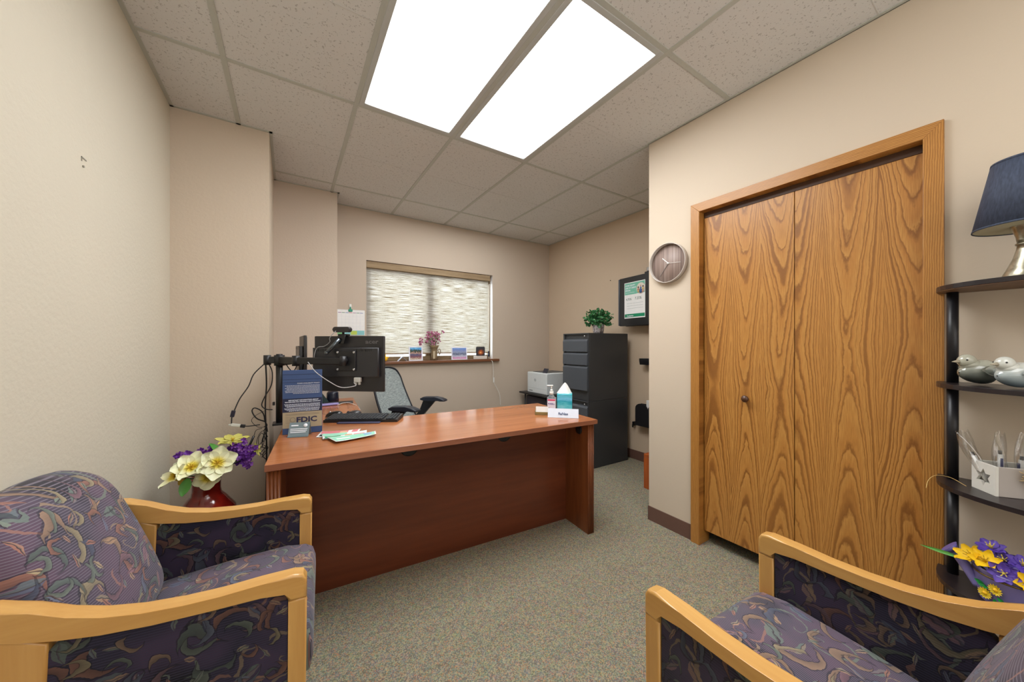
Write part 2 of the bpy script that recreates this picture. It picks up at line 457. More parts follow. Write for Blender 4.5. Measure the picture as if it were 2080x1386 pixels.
# ------------------------------------------------------------------ closet door
M_oakV = oak('oak_casing', 1, cathedral=False)
M_oakH = oak('oak_head', 1, top=True, cathedral=False)
t = MB()
ow = .054; x0, x1 = XC-.018, XC
t.prism([(DY1, 0), (DY1+ow, 0), (DY1+ow, DZ+ow), (DY1, DZ)], x0, x1, 'yz', .002)
t.prism([(DY0, 0), (DY0-ow, 0), (DY0-ow, DZ+ow), (DY0, DZ)], x0, x1, 'yz', .002)
t.prism([(DY0, DZ), (DY1, DZ), (DY1+ow, DZ+ow), (DY0-ow, DZ+ow)], x0, x1, 'yz', .002, mi=1)
# jambs
t.box(XC, XC+.1, DY1, DY1+.02, 0, DZ+.02).box(XC, XC+.1, DY0-.02, DY0, 0, DZ+.02).box(XC, XC+.1, DY0, DY1, DZ, DZ+.02, mi=1)
struct(t.build('trim_1', [M_oakV, M_oakH]))
d = bpy.data.objects.new('door_1', None); C.objects.link(d); struct(d); d.location = (XC+.035, 0, 0)
ym = .714
MB().box(0, .028, ym+.0015, DY1-.004, .082, DZ-.035, .0015).build('door_panel', oak('oak_left_leaf', 1, cx=.03, zc=1.0, halfw=.085), d)
MB().box(0, .028, DY0+.003, ym-.0015, .082, DZ-.035, .0015).build('door_panel', oak('oak_right_leaf', 1, cx=.05, zc=1.25, halfw=.1), d)
MB().box(.0, .03, DY0+.003, DY1-.004, DZ-.034, DZ, .001).build('track', plain('track_dark', (70, 42, 20), .5), d)
kb = MB().at((-.001, .935, .943), (0, -PI/2, 0))
kb.lathe([(.0, 0), (.009, 0), (.008, .012), (.017, .018), (.02, .026), (.016, .034), (.0, .037)])
kb.build('door_handle', plain('knob_brown', (84, 52, 34), .35), d)

# ------------------------------------------------------------------ window
win = bpy.data.objects.new('window_1', None); C.objects.link(win); struct(win)
M_wf = plain('window_vinyl', (214, 204, 186), .5)
b = MB(); y0, y1 = 3.998, 4.06; fw = .06
b.box(WX0, WX0+fw, y0, y1, WZ0, WZ1, .004).box(WX1-.02, WX1, y0, y1, WZ0, WZ1, .004).box(WX0+fw, WX1-.02, y0, y1, WZ1-.11, WZ1, .004).box(WX0+fw, WX1-.02, y0, y1, WZ0, WZ0+.05, .004)
b.box(1.365, 1.455, y0, y1, WZ0+.05, WZ1-.11, .004)
b.build('window_frame', plain('window_tan', (120, 100, 72), .5), win)
k = N('pane_glass'); k.t.nodes.remove(k.b)
tr = k.n('ShaderNodeBsdfTransparent'); gl = k.n('ShaderNodeBsdfGlossy'); gl.inputs['Roughness'].default_value = .02
tr.inputs[0].default_value = (.93, .96, .96, 1)
mx = k.n('ShaderNodeMixShader'); mx.inputs[0].default_value = .07; k.l(tr.outputs[0], mx.inputs[1]); k.l(gl.outputs[0], mx.inputs[2]); k.l(mx.outputs[0], k.out.inputs[0])
M_glass = k.m
MB().box(WX0+fw, 1.365, 4.03, 4.036, WZ0+.05, WZ1-.11).build('window_pane', M_glass, win)
MB().box(1.455, WX1-.02, 4.03, 4.036, WZ0+.05, WZ1-.11).build('window_pane', M_glass, win)
# white reveal on the right side and sill board
struct(MB().box(WX1-.002, WX1-.0005, YB+.005, 4.045, WZ0, WZ1).build('trim_2', plain('reveal', (214, 206, 200), .6)))
struct(MB().box(WX0-.03, 2.31, YB-.05, YB+.0, WZ0-.032, WZ0, .006).box(WX0, WX1, YB-.001, 4.045, WZ0-.031, WZ0).build('trim_3', wood_plain('sill_wood', (104, 66, 42), (134, 88, 60), 0, .3, 4)))
# woven roller shade
k = N('shade_weave'); p = k.coord(); k.t.nodes.remove(k.b)
n1 = k.noise(k.scale(p, (6, 0, 200)), 1.0, 3, .6); n2 = k.noise(k.scale(p, (200, 0, 200)), 1.0, 1)
f = k.math('ADD', k.math('MULTIPLY', n1, .75), k.math('MULTIPLY', n2, .25))
colr = k.ramp(f, [(.36, (146, 132, 106)), (.48, (206, 200, 188)), (.62, (232, 232, 230))])
di = k.n('ShaderNodeBsdfDiffuse'); tl = k.n('ShaderNodeBsdfTranslucent'); mx = k.n('ShaderNodeMixShader'); mx.inputs[0].default_value = .5
k.l(colr, di.inputs[0]); k.l(colr, tl.inputs[0]); k.l(di.outputs[0], mx.inputs[1]); k.l(tl.outputs[0], mx.inputs[2]); k.l(mx.outputs[0], k.out.inputs[0])
M_shade = k.m
sh = thing('roller_shade', 'woven tan roller shade glowing with daylight in the window', 'window shade', (WX0, 3.975, WZ0), 0)
W = 2.19-WX0
MB().box(.004, W, 0, .0012, .085, WZ1-WZ0-.06).build('shade_cloth', M_shade, sh)
MB().box(.002, W+.012, -.035, .02, WZ1-WZ0-.075, WZ1-WZ0-.004, .004).build('valance', wood_plain('valance_weave', (134, 112, 84), (168, 146, 114), 0, .8, 12), sh)
MB().box(.004, W, -.004, .006, .075, .089, .002).build('bottom_rail', plain('hem', (140, 112, 82), .6), sh)
cd = MB()
cd.tube([(W+.012, -.01, .98), (W+.008, -.012, .4), (W+.0, -.02, .02), (W-.01, -.13, -.03), (W+.005, -.13, -.16), (W+.015, -.12, -.29), (W+.1, -.12, -.45), (W+.115, -.12, -.60)], .0028)
cd.box(W+.005, W+.021, -.132, -.118, -.3, -.235, .003)
cd.build('pull_cord', M_white, sh)
MB().box(W-.012, W+.004, -.03, -.014, .03, .10, .003).build('cord_clip', plain('clip_navy', (30, 34, 60), .4), sh)

# ------------------------------------------------------------------ armchairs
AW = .57      # outer width
def arm_profile(off=0):
    top = [(0.0, .628), (-.008, .642), (-.03, .648), (-.10, .646), (-.18, .644), (-.25, .647), (-.32, .655), (-.38, .669), (-.43, .688), (-.48, .715), (-.53, .738)]
    return top
def make_armchair(label, loc, rz, fseat, fback, farm):
    t = thing('armchair', label, 'chair', loc, rz)
    for s in (1, -1):
        ya, yb = (s*(AW/2), s*(AW/2-.042))
        y0, y1 = min(ya, yb), max(ya, yb)
        tp = arm_profile()
        # top rail
        under = [(-.575, .69), (-.50, .663), (-.44, .645), (-.38, .632), (-.30, .622), (-.20, .616), (-.10, .612), (-.042, .610), (-.042, .58), (0.0, .58)]
        o = MB().prism(tp+[(-.575, .745), (-.59, .73)]+under, y0, y1, 'xz', .007).build('arm_rail', M_beech, t)
        MB().prism([(0, .5799), (-.042, .5799), (-.045, 0), (-.006, 0)], y0+.002, y1-.002, 'xz', .005).build('leg', M_beechZ, t)
        MB().prism([(-.455, .642), (-.565, .70), (-.585, .4), (-.60, 0), (-.555, 0), (-.50, .38), (-.46, .5)], y0+.003, y1-.003, 'xz', .005).build('leg', M_beechZ, t)
        MB().box(-.53, -.043, y0+.004, y1-.004, .20, .235, .004).build('side_rail', M_beech, t)
        pts = [(-.0425, .609), (-.10, .611), (-.20, .615), (-.30, .621), (-.38, .631), (-.44, .641), (-.46, .62), (-.475, .45), (-.50, .24), (-.0435, .235)]
        MB().prism(pts, y0+.008, y1-.008, 'xz', .004).build('arm_panel', farm, t)
    iw = AW/2-.046
    # seat cushion: rounded waterfall front
    prof = [(-.50, .33), (-.02, .33), (.006, .345), (.014, .38), (.013, .42), (.004, .452), (-.02, .468), (-.08, .474), (-.25, .468), (-.40, .455), (-.50, .445)]
    MB().prism(prof, -iw, iw, 'xz', .012, smooth=True).build('seat', fseat, t)
    MB().box(-.49, -.012, -iw, iw, .26, .33, .004).build('seat_rail', M_beech, t)
    # back cushion: crowned, reclined, puffed
    def back():
        b = MB(); nu, nv = 22, 20
        def pt(u, v, front):
            e = abs(u*2-1)
            zt = .905-.022*e**2-.085*max(0, (e-.72)/.28)**2.2   # crown of the top edge
            zz = .43+(zt-.43)*v
            rec = (zz-.43)*.34                         # recline
            edge = (1-e**9)**.5 if e < 1 else 0
            edge2 = max(0, 1-(max(0, v-.80)/.20)**2.2)**.5 if v < 1 else 0
            low_ = (1-.85*(max(0, .2-v)/.2)**2)**.5
            th = .074*edge*edge2*low_+.004
            puff = .026*math.sin(PI*min(1, v**.75*.95+.05))*(1-e**4)
            x = -.425-rec+(th+puff if front else -th*.85)
            narrow = 1.02-.07*max(0, (v-.55)/.45)**2
            return (x-.055, (u*2-1)*iw*narrow, zz)
        b.grid(lambda u, v: pt(u, v, True), nu, nv); b.grid(lambda u, v: pt(u, v, False), nu, nv)
        bmesh.ops.remove_doubles(b.bm, verts=b.bm.verts, dist=.0095)
        return b
    back().build('backrest', fback, t, subs=1)
    return t
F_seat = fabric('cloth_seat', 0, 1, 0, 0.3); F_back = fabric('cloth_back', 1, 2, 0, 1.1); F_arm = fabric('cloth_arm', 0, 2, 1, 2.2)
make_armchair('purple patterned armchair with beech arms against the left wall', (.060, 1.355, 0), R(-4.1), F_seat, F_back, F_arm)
F_seat2 = fabric('cloth_seat_b', 0, 1, 0, 5.3); F_back2 = fabric('cloth_back_b', 1, 2, 0, 4.1)
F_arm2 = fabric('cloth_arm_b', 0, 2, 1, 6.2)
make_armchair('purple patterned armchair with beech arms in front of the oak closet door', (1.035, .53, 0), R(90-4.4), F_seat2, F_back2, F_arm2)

# ------------------------------------------------------------------ desk
DR = R(-4.1); DX, DYo = -.085, 1.744; DZt = .758
def dk(x, y, z=DZt):
    """desk local (x along the front edge, y towards the window) to world"""
    return (DX+x*math.cos(DR)-y*math.sin(DR), DYo+x*math.sin(DR)+y*math.cos(DR), z)
def dinv(X, Y):
    dx, dy = X-DX, Y-DYo
    return (dx*math.cos(DR)+dy*math.sin(DR), -dx*math.sin(DR)+dy*math.cos(DR))
desk = thing('office_desk', 'large L-shaped cherry wood desk in the middle of the office', 'desk', (DX, DYo, 0), DR)
MB().box(0, 1.80, 0, .72, .728, .757, .003).build('desktop', [M_cherry], desk)
MB().box(.0, 1.80, -.004, -.0002, .7285, .7565, .0015).build('edge_band', M_cherryE, desk)
MB().box(0, .46, .722, 1.80, .728, .757, .003).build('return_top', wood_plain('cherry_return', (150, 84, 46), (182, 112, 66), 1, .2, 3), desk)
def leg_panel(x0, x1, y0, y1, parent):
    b = MB(); b.box(x0, x1, y0+.006, y1, 0, .728)
    n = 4; wd = (x1-x0)/n
    for i in range(n):
        b.cyl((x0+wd*(i+.5), y0+.008, 0), (x0+wd*(i+.5), y0+.008, .7275), wd*.5, n=10)
    return b.build('side_panel', M_cherryV, parent)
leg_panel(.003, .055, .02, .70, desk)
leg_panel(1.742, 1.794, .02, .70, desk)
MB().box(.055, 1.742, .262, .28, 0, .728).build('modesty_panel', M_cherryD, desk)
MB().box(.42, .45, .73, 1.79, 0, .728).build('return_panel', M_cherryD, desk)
for x in (.64, 1.245):
    MB().at((x, .262, .672), (PI/2, 0, 0)).lathe([(0, 0), (.052, 0), (.05, .006), (.04, .008), (0, .008)], n=24).build('grommet', M_black, desk)
MB().at((1.742, .115, .672), (0, -PI/2, 0)).lathe([(0, 0), (.03, 0), (.029, .006), (.02, .008), (0, .008)], n=24).build('grommet', M_black, desk)

# name plate, card holder, sanitizer, tissues --------------------------------
def on_desk_dir(p0, p1):
    return math.atan2(p1[1]-p0[1], p1[0]-p0[0])
a = on_desk_dir((1.474, 1.84), (1.627, 1.695))
npl = thing('name_plate', 'white folded paper name card reading RaNae at the right end of the desk', 'name plate', (1.474, 1.840, DZt), a)
L = .205
b = MB(); b.prism([(0, 0), (.022, .058), (.044, 0), (.0425, 0), (.022, .0555), (.0015, 0)], 0, L, 'yz'); b.build('card', plain('card_blue', (214, 222, 236), .6), npl)
# lettering on the face turned to the visitor (local -y side)
fy = Vector((0, .022, .058)).normalized()
MB().text('RaNae', .024, frameM((L/2, .0055, .018), (1, 0, 0), fy), align='CENTER', bold=.0006).build('lettering', plain('ink_blue', (70, 84, 120), .7), npl)
chd = thing('card_holder', 'brass business card holder full of white cards left of the paper name card', 'card holder', (1.452, 1.955, DZt), a)
b = MB(); b.box(0, .098, 0, .004, 0, .020, .001).box(0, .098, .0, .035, 0, .003).box(0, .098, .031, .035, 0, .05, .001).box(0, .003, 0, .035, 0, .03).box(.095, .098, 0, .035, 0, .03)
b.build('tray', plain('brass', (150, 140, 96), .3, .6), chd)
for i in range(5):
    MB().at((.0045, .0065+i*.0045, .0035), (R(-7), 0, 0)).box(0, .089, 0, .0012, 0, .050).build('business_card', M_paper, chd)
# hand sanitizer
sn = thing('sanitizer_bottle', 'clear pump bottle of hand sanitizer with a purple label on the desk', 'bottle', (1.655, 2.02, DZt), a)
k = N('gel', .08); k.b.inputs['Transmission Weight'].default_value = .75; k.b.inputs['IOR'].default_value = 1.3; k.base(lin((214, 226, 234))); M_gel = k.m
b = MB(); b.prism(rrect(-.034, .034, -.02, .02, .014), 0, .098, 'xy', .004, smooth=True)
b.lathe([(.026, .096), (.016, .112), (.013, .118)], n=20, sx=1.1, sy=.75)
b.build('bottle_body', M_gel, sn)
M_pur = plain('label_purple', (74, 56, 140), .5); M_red = plain('label_red', (206, 44, 88), .5)
MB().box(-.029, .029, -.0208, -.0202, .018, .088).build('label', plain('label_pale', (226, 222, 236), .5), sn)
b = MB().text('PURELL', .0145, frameM((0, -.0212, .046), (1, 0, 0), (0, 0, 1)), align='CENTER', bold=.0005); b.build('brand_lettering', M_pur, sn)
MB().box(-.028, .028, -.0214, -.0209, .074, .085).build('label_band', M_red, sn)
b = MB(); b.cyl((0, 0, .118), (0, 0, .142), .0145).cyl((0, 0, .142), (0, 0, .158), .0125, .006).cyl((0, 0, .158), (0, 0, .18), .0045).box(-.034, .012, -.008, .008, .18, .189, .004)
b.build('pump', M_white, sn)
# tissue box
tb = thing('tissue_box', 'teal and blue tissue box with a white tissue standing up, on the desk', 'tissue box', (1.772, 2.005, DZt), a)
k = N('tissue_print', .5); p = k.coord(); o3 = k.sep(p)
nn = k.noise(k.scale(p, (10, 10, 22)), 1.0, 3, .6)
ff = k.math('ADD', k.math('MULTIPLY', o3[2], 5.2), k.math('MULTIPLY', nn, .55))
k.base(k.ramp(ff, [(.25, (150, 206, 224)), (.42, (96, 196, 206)), (.55, (20, 160, 182)), (.72, (110, 190, 224)), (.9, (60, 178, 190))]))
MB().box(-.056, .056, -.056, .056, 0, .12, .0025).build('carton', k.m, tb)
def tissue(u, v):
    an = 2*PI*u; r = (.040*(1-v)**.8+.003)*(1+.22*math.sin(an*5+v*2)*(1-v*.3)); return (r*math.cos(an)*1.15-.004+.006*v, r*math.sin(an)*.6, .1195+.082*v)
MB().grid(tissue, 48, 12).build('tissue', plain('tissue_white', (246, 246, 244), .9), tb)

# ------------------------------------------------------------------ FDIC board
s0 = (-.030, 2.262); s1 = (.154, 2.236); a = on_desk_dir(s0, s1); BW = .19; BH = .352
M_blue = plain('board_blue', (54, 78, 124), .5); M_navy = plain('board_navy', (22, 30, 62), .5); M_tan = plain('board_tan', (168, 154, 128), .5); M_wh = plain('ink_white', (226, 230, 238), .6)
M_inkN = plain('ink_navy', (40, 36, 72), .6)
bd = thing('notice_board', 'blue and tan bank notice board lettered FDIC standing at the left end of the desk', 'sign', (s0[0], s0[1], DZt), a)
MB().box(0, BW, 0, .012, 0, BH, .0012).build('backing', M_blue, bd)
MB().box(.03, BW-.03, .012, .09, 0, .004, .001).build('foot', M_blackG, bd)
MB().box(.001, BW-.001, -.0012, 0, .122, .196).build('navy_band', M_navy, bd)
MB().box(.001, BW-.001, -.0012, 0, .034, .121).build('tan_band', M_tan, bd)
b = MB()
for z in (.328, .30, .284): b.box(.002, BW-.002, -.0006, 0, z, z+.0015)
b.build('groove_lines', M_navy, bd)
def hF(x, z, y=-.0016): return frameM((x, y, z), (1, 0, 0), (0, 0, 1))
b = MB()
b.text('FUNDS AVAILABILITY POLICY', .0082, hF(BW-.012, .276), align='RIGHT', bold=.0002)
b.build('heading', plain('print_pale', (196, 204, 220), .6), bd); b = MB()
b.text('IMPORTANT INFORMATION ABOUT', .0088, hF(BW/2+.005, .183), align='CENTER', bold=.0004)
b.text('PROCEDURES FOR OPENING A NEW ACCOUNT', .0078, hF(BW/2+.002, .174), align='CENTER', bold=.0004)
rs = random.Random(3)
def textrow(b, x0, x1, z, h):     # a row of print far too small to read
    x = x0
    while x < x1-.003:
        l = rs.uniform(.004, .012); b.box(x, min(x1, x+l), -.0017, -.0012, z, z+h); x += l+.0016
for i in range(7): textrow(b, (.012, .02, .012, .02, .012, .014, .05)[i], BW-.012, .266-i*.0072, .0026)
for i in range(4): textrow(b, (.008, .012, .012, .02)[i], BW-.01, .164-i*.0052, .0026)
for i in range(4): textrow(b, (.008, .012, .02, .03)[i], BW-.012, .141-i*.0052, .0026)
b.build('lettering', plain('print_pale', (196, 204, 220), .6), bd)
b = MB(); b.text('FDIC', .040, hF(.064, .064), bold=.0014, sx=1.16)
for z in (.104, .110): b.box(.014, BW-.014, -.0017, -.0012, z, z+.0008)
for i in range(5): b.box(.014, .042, -.0017, -.0012, .062+i*.008, .0626+i*.008)
b.at((.048, -.0014, .079), (PI/2, 0, 0)).lathe([(.012, 0), (.013, 0), (.013, .0004), (.012, .0004)], closed=True, n=20)
b.build('emblem_lettering', M_inkN, bd)
# small grey metal sign before it
s2 = (.0, 2.165); s3 = (.098, 2.135)
a = on_desk_dir(s2, s3)
sg = thing('counter_sign', 'small grey tilted metal notice in front of the blue board', 'sign', (s2[0]-.006, s2[1]+.028, DZt), a)
M_gm = plain('grey_metal', (116, 132, 140), .35, .3)
u1 = Vector((0, .034, .066)).normalized()
MB().prism([(0, .004), (.034, .070), (.0365, .069), (.0035, .001), (.0, 0)], 0, .098, 'yz').prism([(.0, 0), (-.012, .0), (-.012, .002), (.0, .003)], 0, .098, 'yz').prism([(.034, .0665), (.058, .0), (.060, .0), (.0365, .0695)], 0, .098, 'yz').build('plate', M_gm, sg)
b = MB(); FM = lambda x, tt: frameM(Vector((x, -.0014, .0045))+u1*tt, (1, 0, 0), u1)
for x, tt, w_, h_ in ((.010, .054, .034, .006), (.008, .036, .082, .004), (.008, .027, .080, .004), (.01, .018, .074, .004)):
    sv = b.X; b.X = FM(x, tt); b.box(0, w_, 0, h_, 0, .0006); b.X = sv
b.X = FM(.078, .056); b.lathe([(0, 0), (.010, 0), (.010, .0006), (0, .0006)], n=18)
b.build('print', M_wh, sg)

# flyers
def flyer(z, corners, base, bands, label):
    """a paper leaf through four desk points; bands in (u0,u1,v0,v1,mat)"""
    P = [Vector((x, y, 0)) for x, y in corners]; o = P[0]
    t = thing('flyer', label, 'flyer', (o.x, o.y, z), 0, None)
    P = [q-o for q in P]
    lift = lambda u, v: .0035*(abs(u*2-1)**3)
    B = lambda u, v: (P[0]*(1-u)+P[1]*u)*(1-v)+(P[3]*(1-u)+P[2]*u)*v
    b = MB(); b.grid(lambda u, v: B(u, v)+Vector((0, 0, lift(u, v))), 12, 4)
    s = b.build('sheet', base, t)
    md = s.modifiers.new('s', 'SOLIDIFY'); md.thickness = .0006; md.offset = 1
    ms = [q[4] for q in bands]; b = MB()
    for i, (u0, u1, v0, v1, m) in enumerate(bands):
        b.grid(lambda u, v, i=i: B(u0+(u1-u0)*u, v0+(v1-v0)*v)+Vector((0, 0, lift(u0+(u1-u0)*u, 0)+.0009+.0001*i)), 10, 2, mi=i)
    b.build('print', ms, t)
M_rose = plain('print_rose', (214, 120, 128), .6); M_mint = plain('print_mint', (150, 214, 186), .6); M_gr = plain('print_green', (60, 160, 110), .6)
M_dk = plain('print_dark', (48, 74, 78), .6); M_pch = plain('print_peach', (226, 190, 150), .6); M_sky = plain('print_sky', (140, 180, 206), .6)
def DP(x, y): return (x, y)
flyer(DZt+.0005, [DP(.120, 2.10), DP(.315, 2.06), DP(.352, 2.17), DP(.155, 2.225)], M_paper, [(.03, .7, .55, .95, M_rose), (.5, .68, .5, .8, M_pch), (.8, .95, .5, .95, M_rose), (.05, .45, .1, .4, M_dk)], 'pink and white flyer at the back of the three fanned flyers')
flyer(DZt+.005, [DP(.146, 2.02), DP(.352, 1.995), DP(.372, 2.10), DP(.150, 2.14)], M_paper, [(.02, .55, .5, .95, M_mint), (.05, .4, .12, .45, M_gr), (.5, .66, .2, .6, M_pch), (.7, .95, .15, .5, M_rose), (.02, .98, .0, .08, M_dk)], 'green and peach flyer in the middle of the three fanned flyers')
flyer(DZt+.0095, [DP(.196, 1.915), DP(.395, 1.965), DP(.405, 2.03), DP(.165, 2.03)], M_paper, [(.03, .97, .08, .9, M_mint), (.72, .9, .3, .85, M_sky), (.1, .4, .35, .55, M_paper)], 'mint green flyer at the front of the three fanned flyers')

# ------------------------------------------------------------------ keyboard and mice
ka = on_desk_dir((.18, 2.475), (.598, 2.235))
kbd = thing('keyboard', 'black full-size keyboard lying across the desk behind the flyers', 'keyboard', (.180, 2.478, DZt), ka)
KL = .46
MB().prism([(0, 0), (0, .016), (.145, .026), (.155, .022), (.155, 0)], 0, KL, 'yz', .002).build('case', M_black, kbd)
b = MB(); sl = .010/.145
for r_ in range(6):
    y = .008+r_*.0225; x = .008
    while x < KL-.02:
        wk = .0165
        if r_ == 0 and .10 < x < .2: wk = .11
        if not (.295 < x < .302 or .362 < x < .37):
            b.at((x, y, .0158+y*sl), (sl, 0, 0)).box(0, wk, 0, .017, 0, .007, .0018, seg=1)
        x += wk+.0025
b.build('keycaps', plain('keycap', (38, 42, 48), .5), kbd)
MB().box(.10, .36, -.038, -.004, 0, .006, .002).build('wrist_strip', plain('purple_pad', (66, 66, 96), .5), kbd)
def mouse(label, x, y, rz, m1, m2):
    t = thing('computer_mouse', label, 'mouse', (x, y, DZt), rz)
    b = MB(); pr_ = []
    def f(u, v):
        an = 2*PI*u; h = math.sin(v*PI/2); rr = math.cos(v*PI/2)
        X_ = .058*rr**.6*math.cos(an); Y_ = .032*rr**.6*math.sin(an)*(1-.12*math.cos(an)); return (X_, Y_, .001+.034*h*(1-.25*X_/.058))
    b.grid(f, 28, 10); b.build('shell', m1, t)
    MB().box(-.05, .05, -.0285, .0285, 0, .004, .0018).build('base', M_black, t)
    MB().at((.03, 0, .0275), (PI/2, 0, 0)).lathe([(.0, -.004), (.008, -.004), (.008, .004), (0, .004)], n=14).build('scroll_wheel', m2, t)
mouse('black mouse nearest the blue board, by the keyboard', .262, 2.655, R(150), M_blackG, M_steel)
mouse('dark grey mouse to the right of the black mouse', .372, 2.605, R(165), plain('mouse_grey', (52, 50, 52), .3), M_black)

# ------------------------------------------------------------------ monitors on a pole mount
pole = (-.050, 2.585)
mt = thing('monitor_mount', 'black steel pole with two swing arms clamped to the desk corner', 'monitor mount', (pole[0], pole[1], DZt), 0)
b = MB(); b.cyl((0, 0, .004), (0, 0, .425), .0185, n=28).cyl((0, 0, .425), (0, 0, .435), .0195, .016, n=28); b.build('pole', M_black, mt)
MB().box(-.035, .05, -.045, .045, 0, .012, .003).build('clamp', M_black, mt)
MB().box(-.035, -.022, -.012, .012, .12, .14, .002).build('clip', M_black, mt)
def bar(b, p0, p1, w_, h_):
    p0 = Vector(p0); p1 = Vector(p1); d = p1-p0; a_ = math.atan2(d.y, d.x); L_ = d.length
    sv = b.X; b.X = Matrix.Translation(p0) @ Euler((0, 0, a_)).to_matrix().to_4x4()
    b.box(0, L_, -w_/2, w_/2, -h_/2, h_/2, min(w_, h_)*.2); b.X = sv
MC = Vector((.300, 2.258)); ma = R(-38)            # front monitor centre (back shell) and direction of its width
zA = .398
# arm joints, local to mount
J1 = Vector((.085, -.185, zA)); MP = Vector((MC.x-pole[0], MC.y-pole[1], zA))
b = MB(); b.cyl((0, 0, zA-.035), (0, 0, zA+.03), .028, n=24); bar(b, (.0, 0, zA), J1, .03, .042); b.cyl(J1+Vector((0, 0, -.03)), J1+Vector((0, 0, .03)), .021)
nb = Vector((math.sin(ma), -math.cos(ma), 0))     # back normal of the front monitor
E1 = MP+nb*.062
bar(b, J1, E1, .028, .04); b.cyl(E1+Vector((0, 0, -.028)), E1+Vector((0, 0, .028)), .02)
b.cyl(E1, MP+nb*.034, .017); b.build('arm', M_black, mt)
b = MB(); J2 = Vector((-.062, .02, zA)); bar(b, (-.01, .0, zA), J2, .03, .042); b.cyl(J2+Vector((0, 0, -.03)), J2+Vector((0, 0, .03)), .02)
E2 = Vector((.055, .17, zA-.01)); bar(b, (.0, .0, zA-.02), E2, .028, .036); b.build('arm', M_black, mt)
b = MB(); b.X = Matrix.Translation(MP) @ Euler((0, 0, ma)).to_matrix().to_4x4()
b.box(-.06, .06, -.034, -.026, -.06, .06, .003)
for i in (-1, 1):
    for j in (-1, 1): b.cyl((i*.05, -.036, j*.05), (i*.05, -.026, j*.05), .006, mi=1)
b.build('mount_plate', [M_black, M_steel], mt)
def monitor(label, cx, cy, rz, z0, z1, W_, brand):
    t = thing('computer_monitor', label, 'monitor', (cx, cy, z0), rz)
    H = z1-z0
    MB().box(-W_/2, W_/2, 0, .018, 0, H, .004).build('back_shell', plain('monitor_shell', (38, 36, 38), .38), t)
    MB().box(-W_/2+.012, W_/2-.012, .0182, .0195, .018, H-.012).build('screen', plain('screen_black', (12, 14, 20), .1), t)
    MB().prism([(-W_/2+.004, H*.27), (W_/2-.024, H*.27), (W_/2-.024, H*.79), (-W_/2+.004, H*.79)], -.024, .0, 'xz', .006).build('rear_housing', plain('monitor_housing', (42, 42, 46), .32), t)
    for k2 in range(2):
        b = MB(); xx = (-.2, .06)[k2]
        for q2 in range(9): b.box(xx+q2*.011, xx+q2*.011+.006, -.0246, -.0238, H*.725, H*.765)
        b.build('vent_slots', M_blackG, t)
    if brand:
        MB().text('acer', .034, frameM((W_*.235, -.0006, H*.865), (1, 0, 0), (0, 0, 1)), bold=.0006, sx=1.35).build('brand_lettering', plain('brand_grey', (92, 90, 92), .3), t)
        # video plug and its cable
        MB().box(W_*.105, W_*.195, -.03, -.006, H*.175, H*.262, .004).box(W_*.115, W_*.135, -.026, -.01, H*.13, H*.18, .002).box(W_*.165, W_*.185, -.026, -.01, H*.13, H*.18, .002).build('video_plug', plain('plug_grey', (190, 190, 184), .5), t)
    return t
zb, zt = .972, 1.302
m1 = monitor('black computer monitor seen from behind, facing the office chair', MC.x, MC.y, ma, zb, zt, .435, True)
m2 = monitor('black computer monitor seen edge-on beside the mount pole', .072, 2.80, R(-88.5), zb+.005, zt+.008, .49, False)
MB().tube([(.088, 2.21, 1.155), (.125, 2.165, 1.10), (.19, 2.145, 1.045), (.25, 2.155, 1.01), (.325, 2.185, 1.012), (.318, 2.196, 1.03)], .0022).build('display_cable', plain('cable_grey', (176, 176, 178), .5))
tag(bpy.data.objects['display_cable'], 'grey cable looping from the swing arm to the monitor plug', 'cable')
# webcam
wc = thing('webcam', 'black webcam on a folded clip stand on top of the front monitor', 'webcam', (MC.x-.018, MC.y+.014, zt), ma)
b = MB(); b.prism(rrect(-.062, .044, .022, .054, .013), -.03, .0, 'xz', .004, smooth=True); b.build('camera_bar', plain('webcam_shell', (40, 36, 38), .35), wc)
MB().at((.012, .0, .038), (-PI/2, 0, 0)).lathe([(0, 0), (.010, 0), (.009, .004), (0, .004)], n=18).build('lens', M_blackG, wc)
MB().box(-.03, .02, -.028, .02, .0, .012, .003).cyl((-.005, -.012, .01), (-.005, -.012, .024), .007).prism([(-.034, -.045), (.012, -.045), (.02, .003), (-.026, .003)], -.034, -.024, 'xz', .002).build('clip', M_blackG, wc)
MB().tube([(-.012, -.038, -.018), (-.075, -.066, -.098)], .0115, n=16, sub=1).sph((-.075, -.066, -.098), .0125).build('stand_tube', plain('tube_gunmetal', (96, 104, 110), .2, .8), wc)
MB().tube([(-.04, -.03, .03), (-.068, -.045, -.01), (-.075, -.035, -.035), (-.11, -.03, -.06), (-.16, -.025, -.07), (-.175, -.03, -.12), (-.178, -.02, -.17)], .0022).build('webcam_cable', plain('cable_pale', (150, 150, 150), .5), wc)

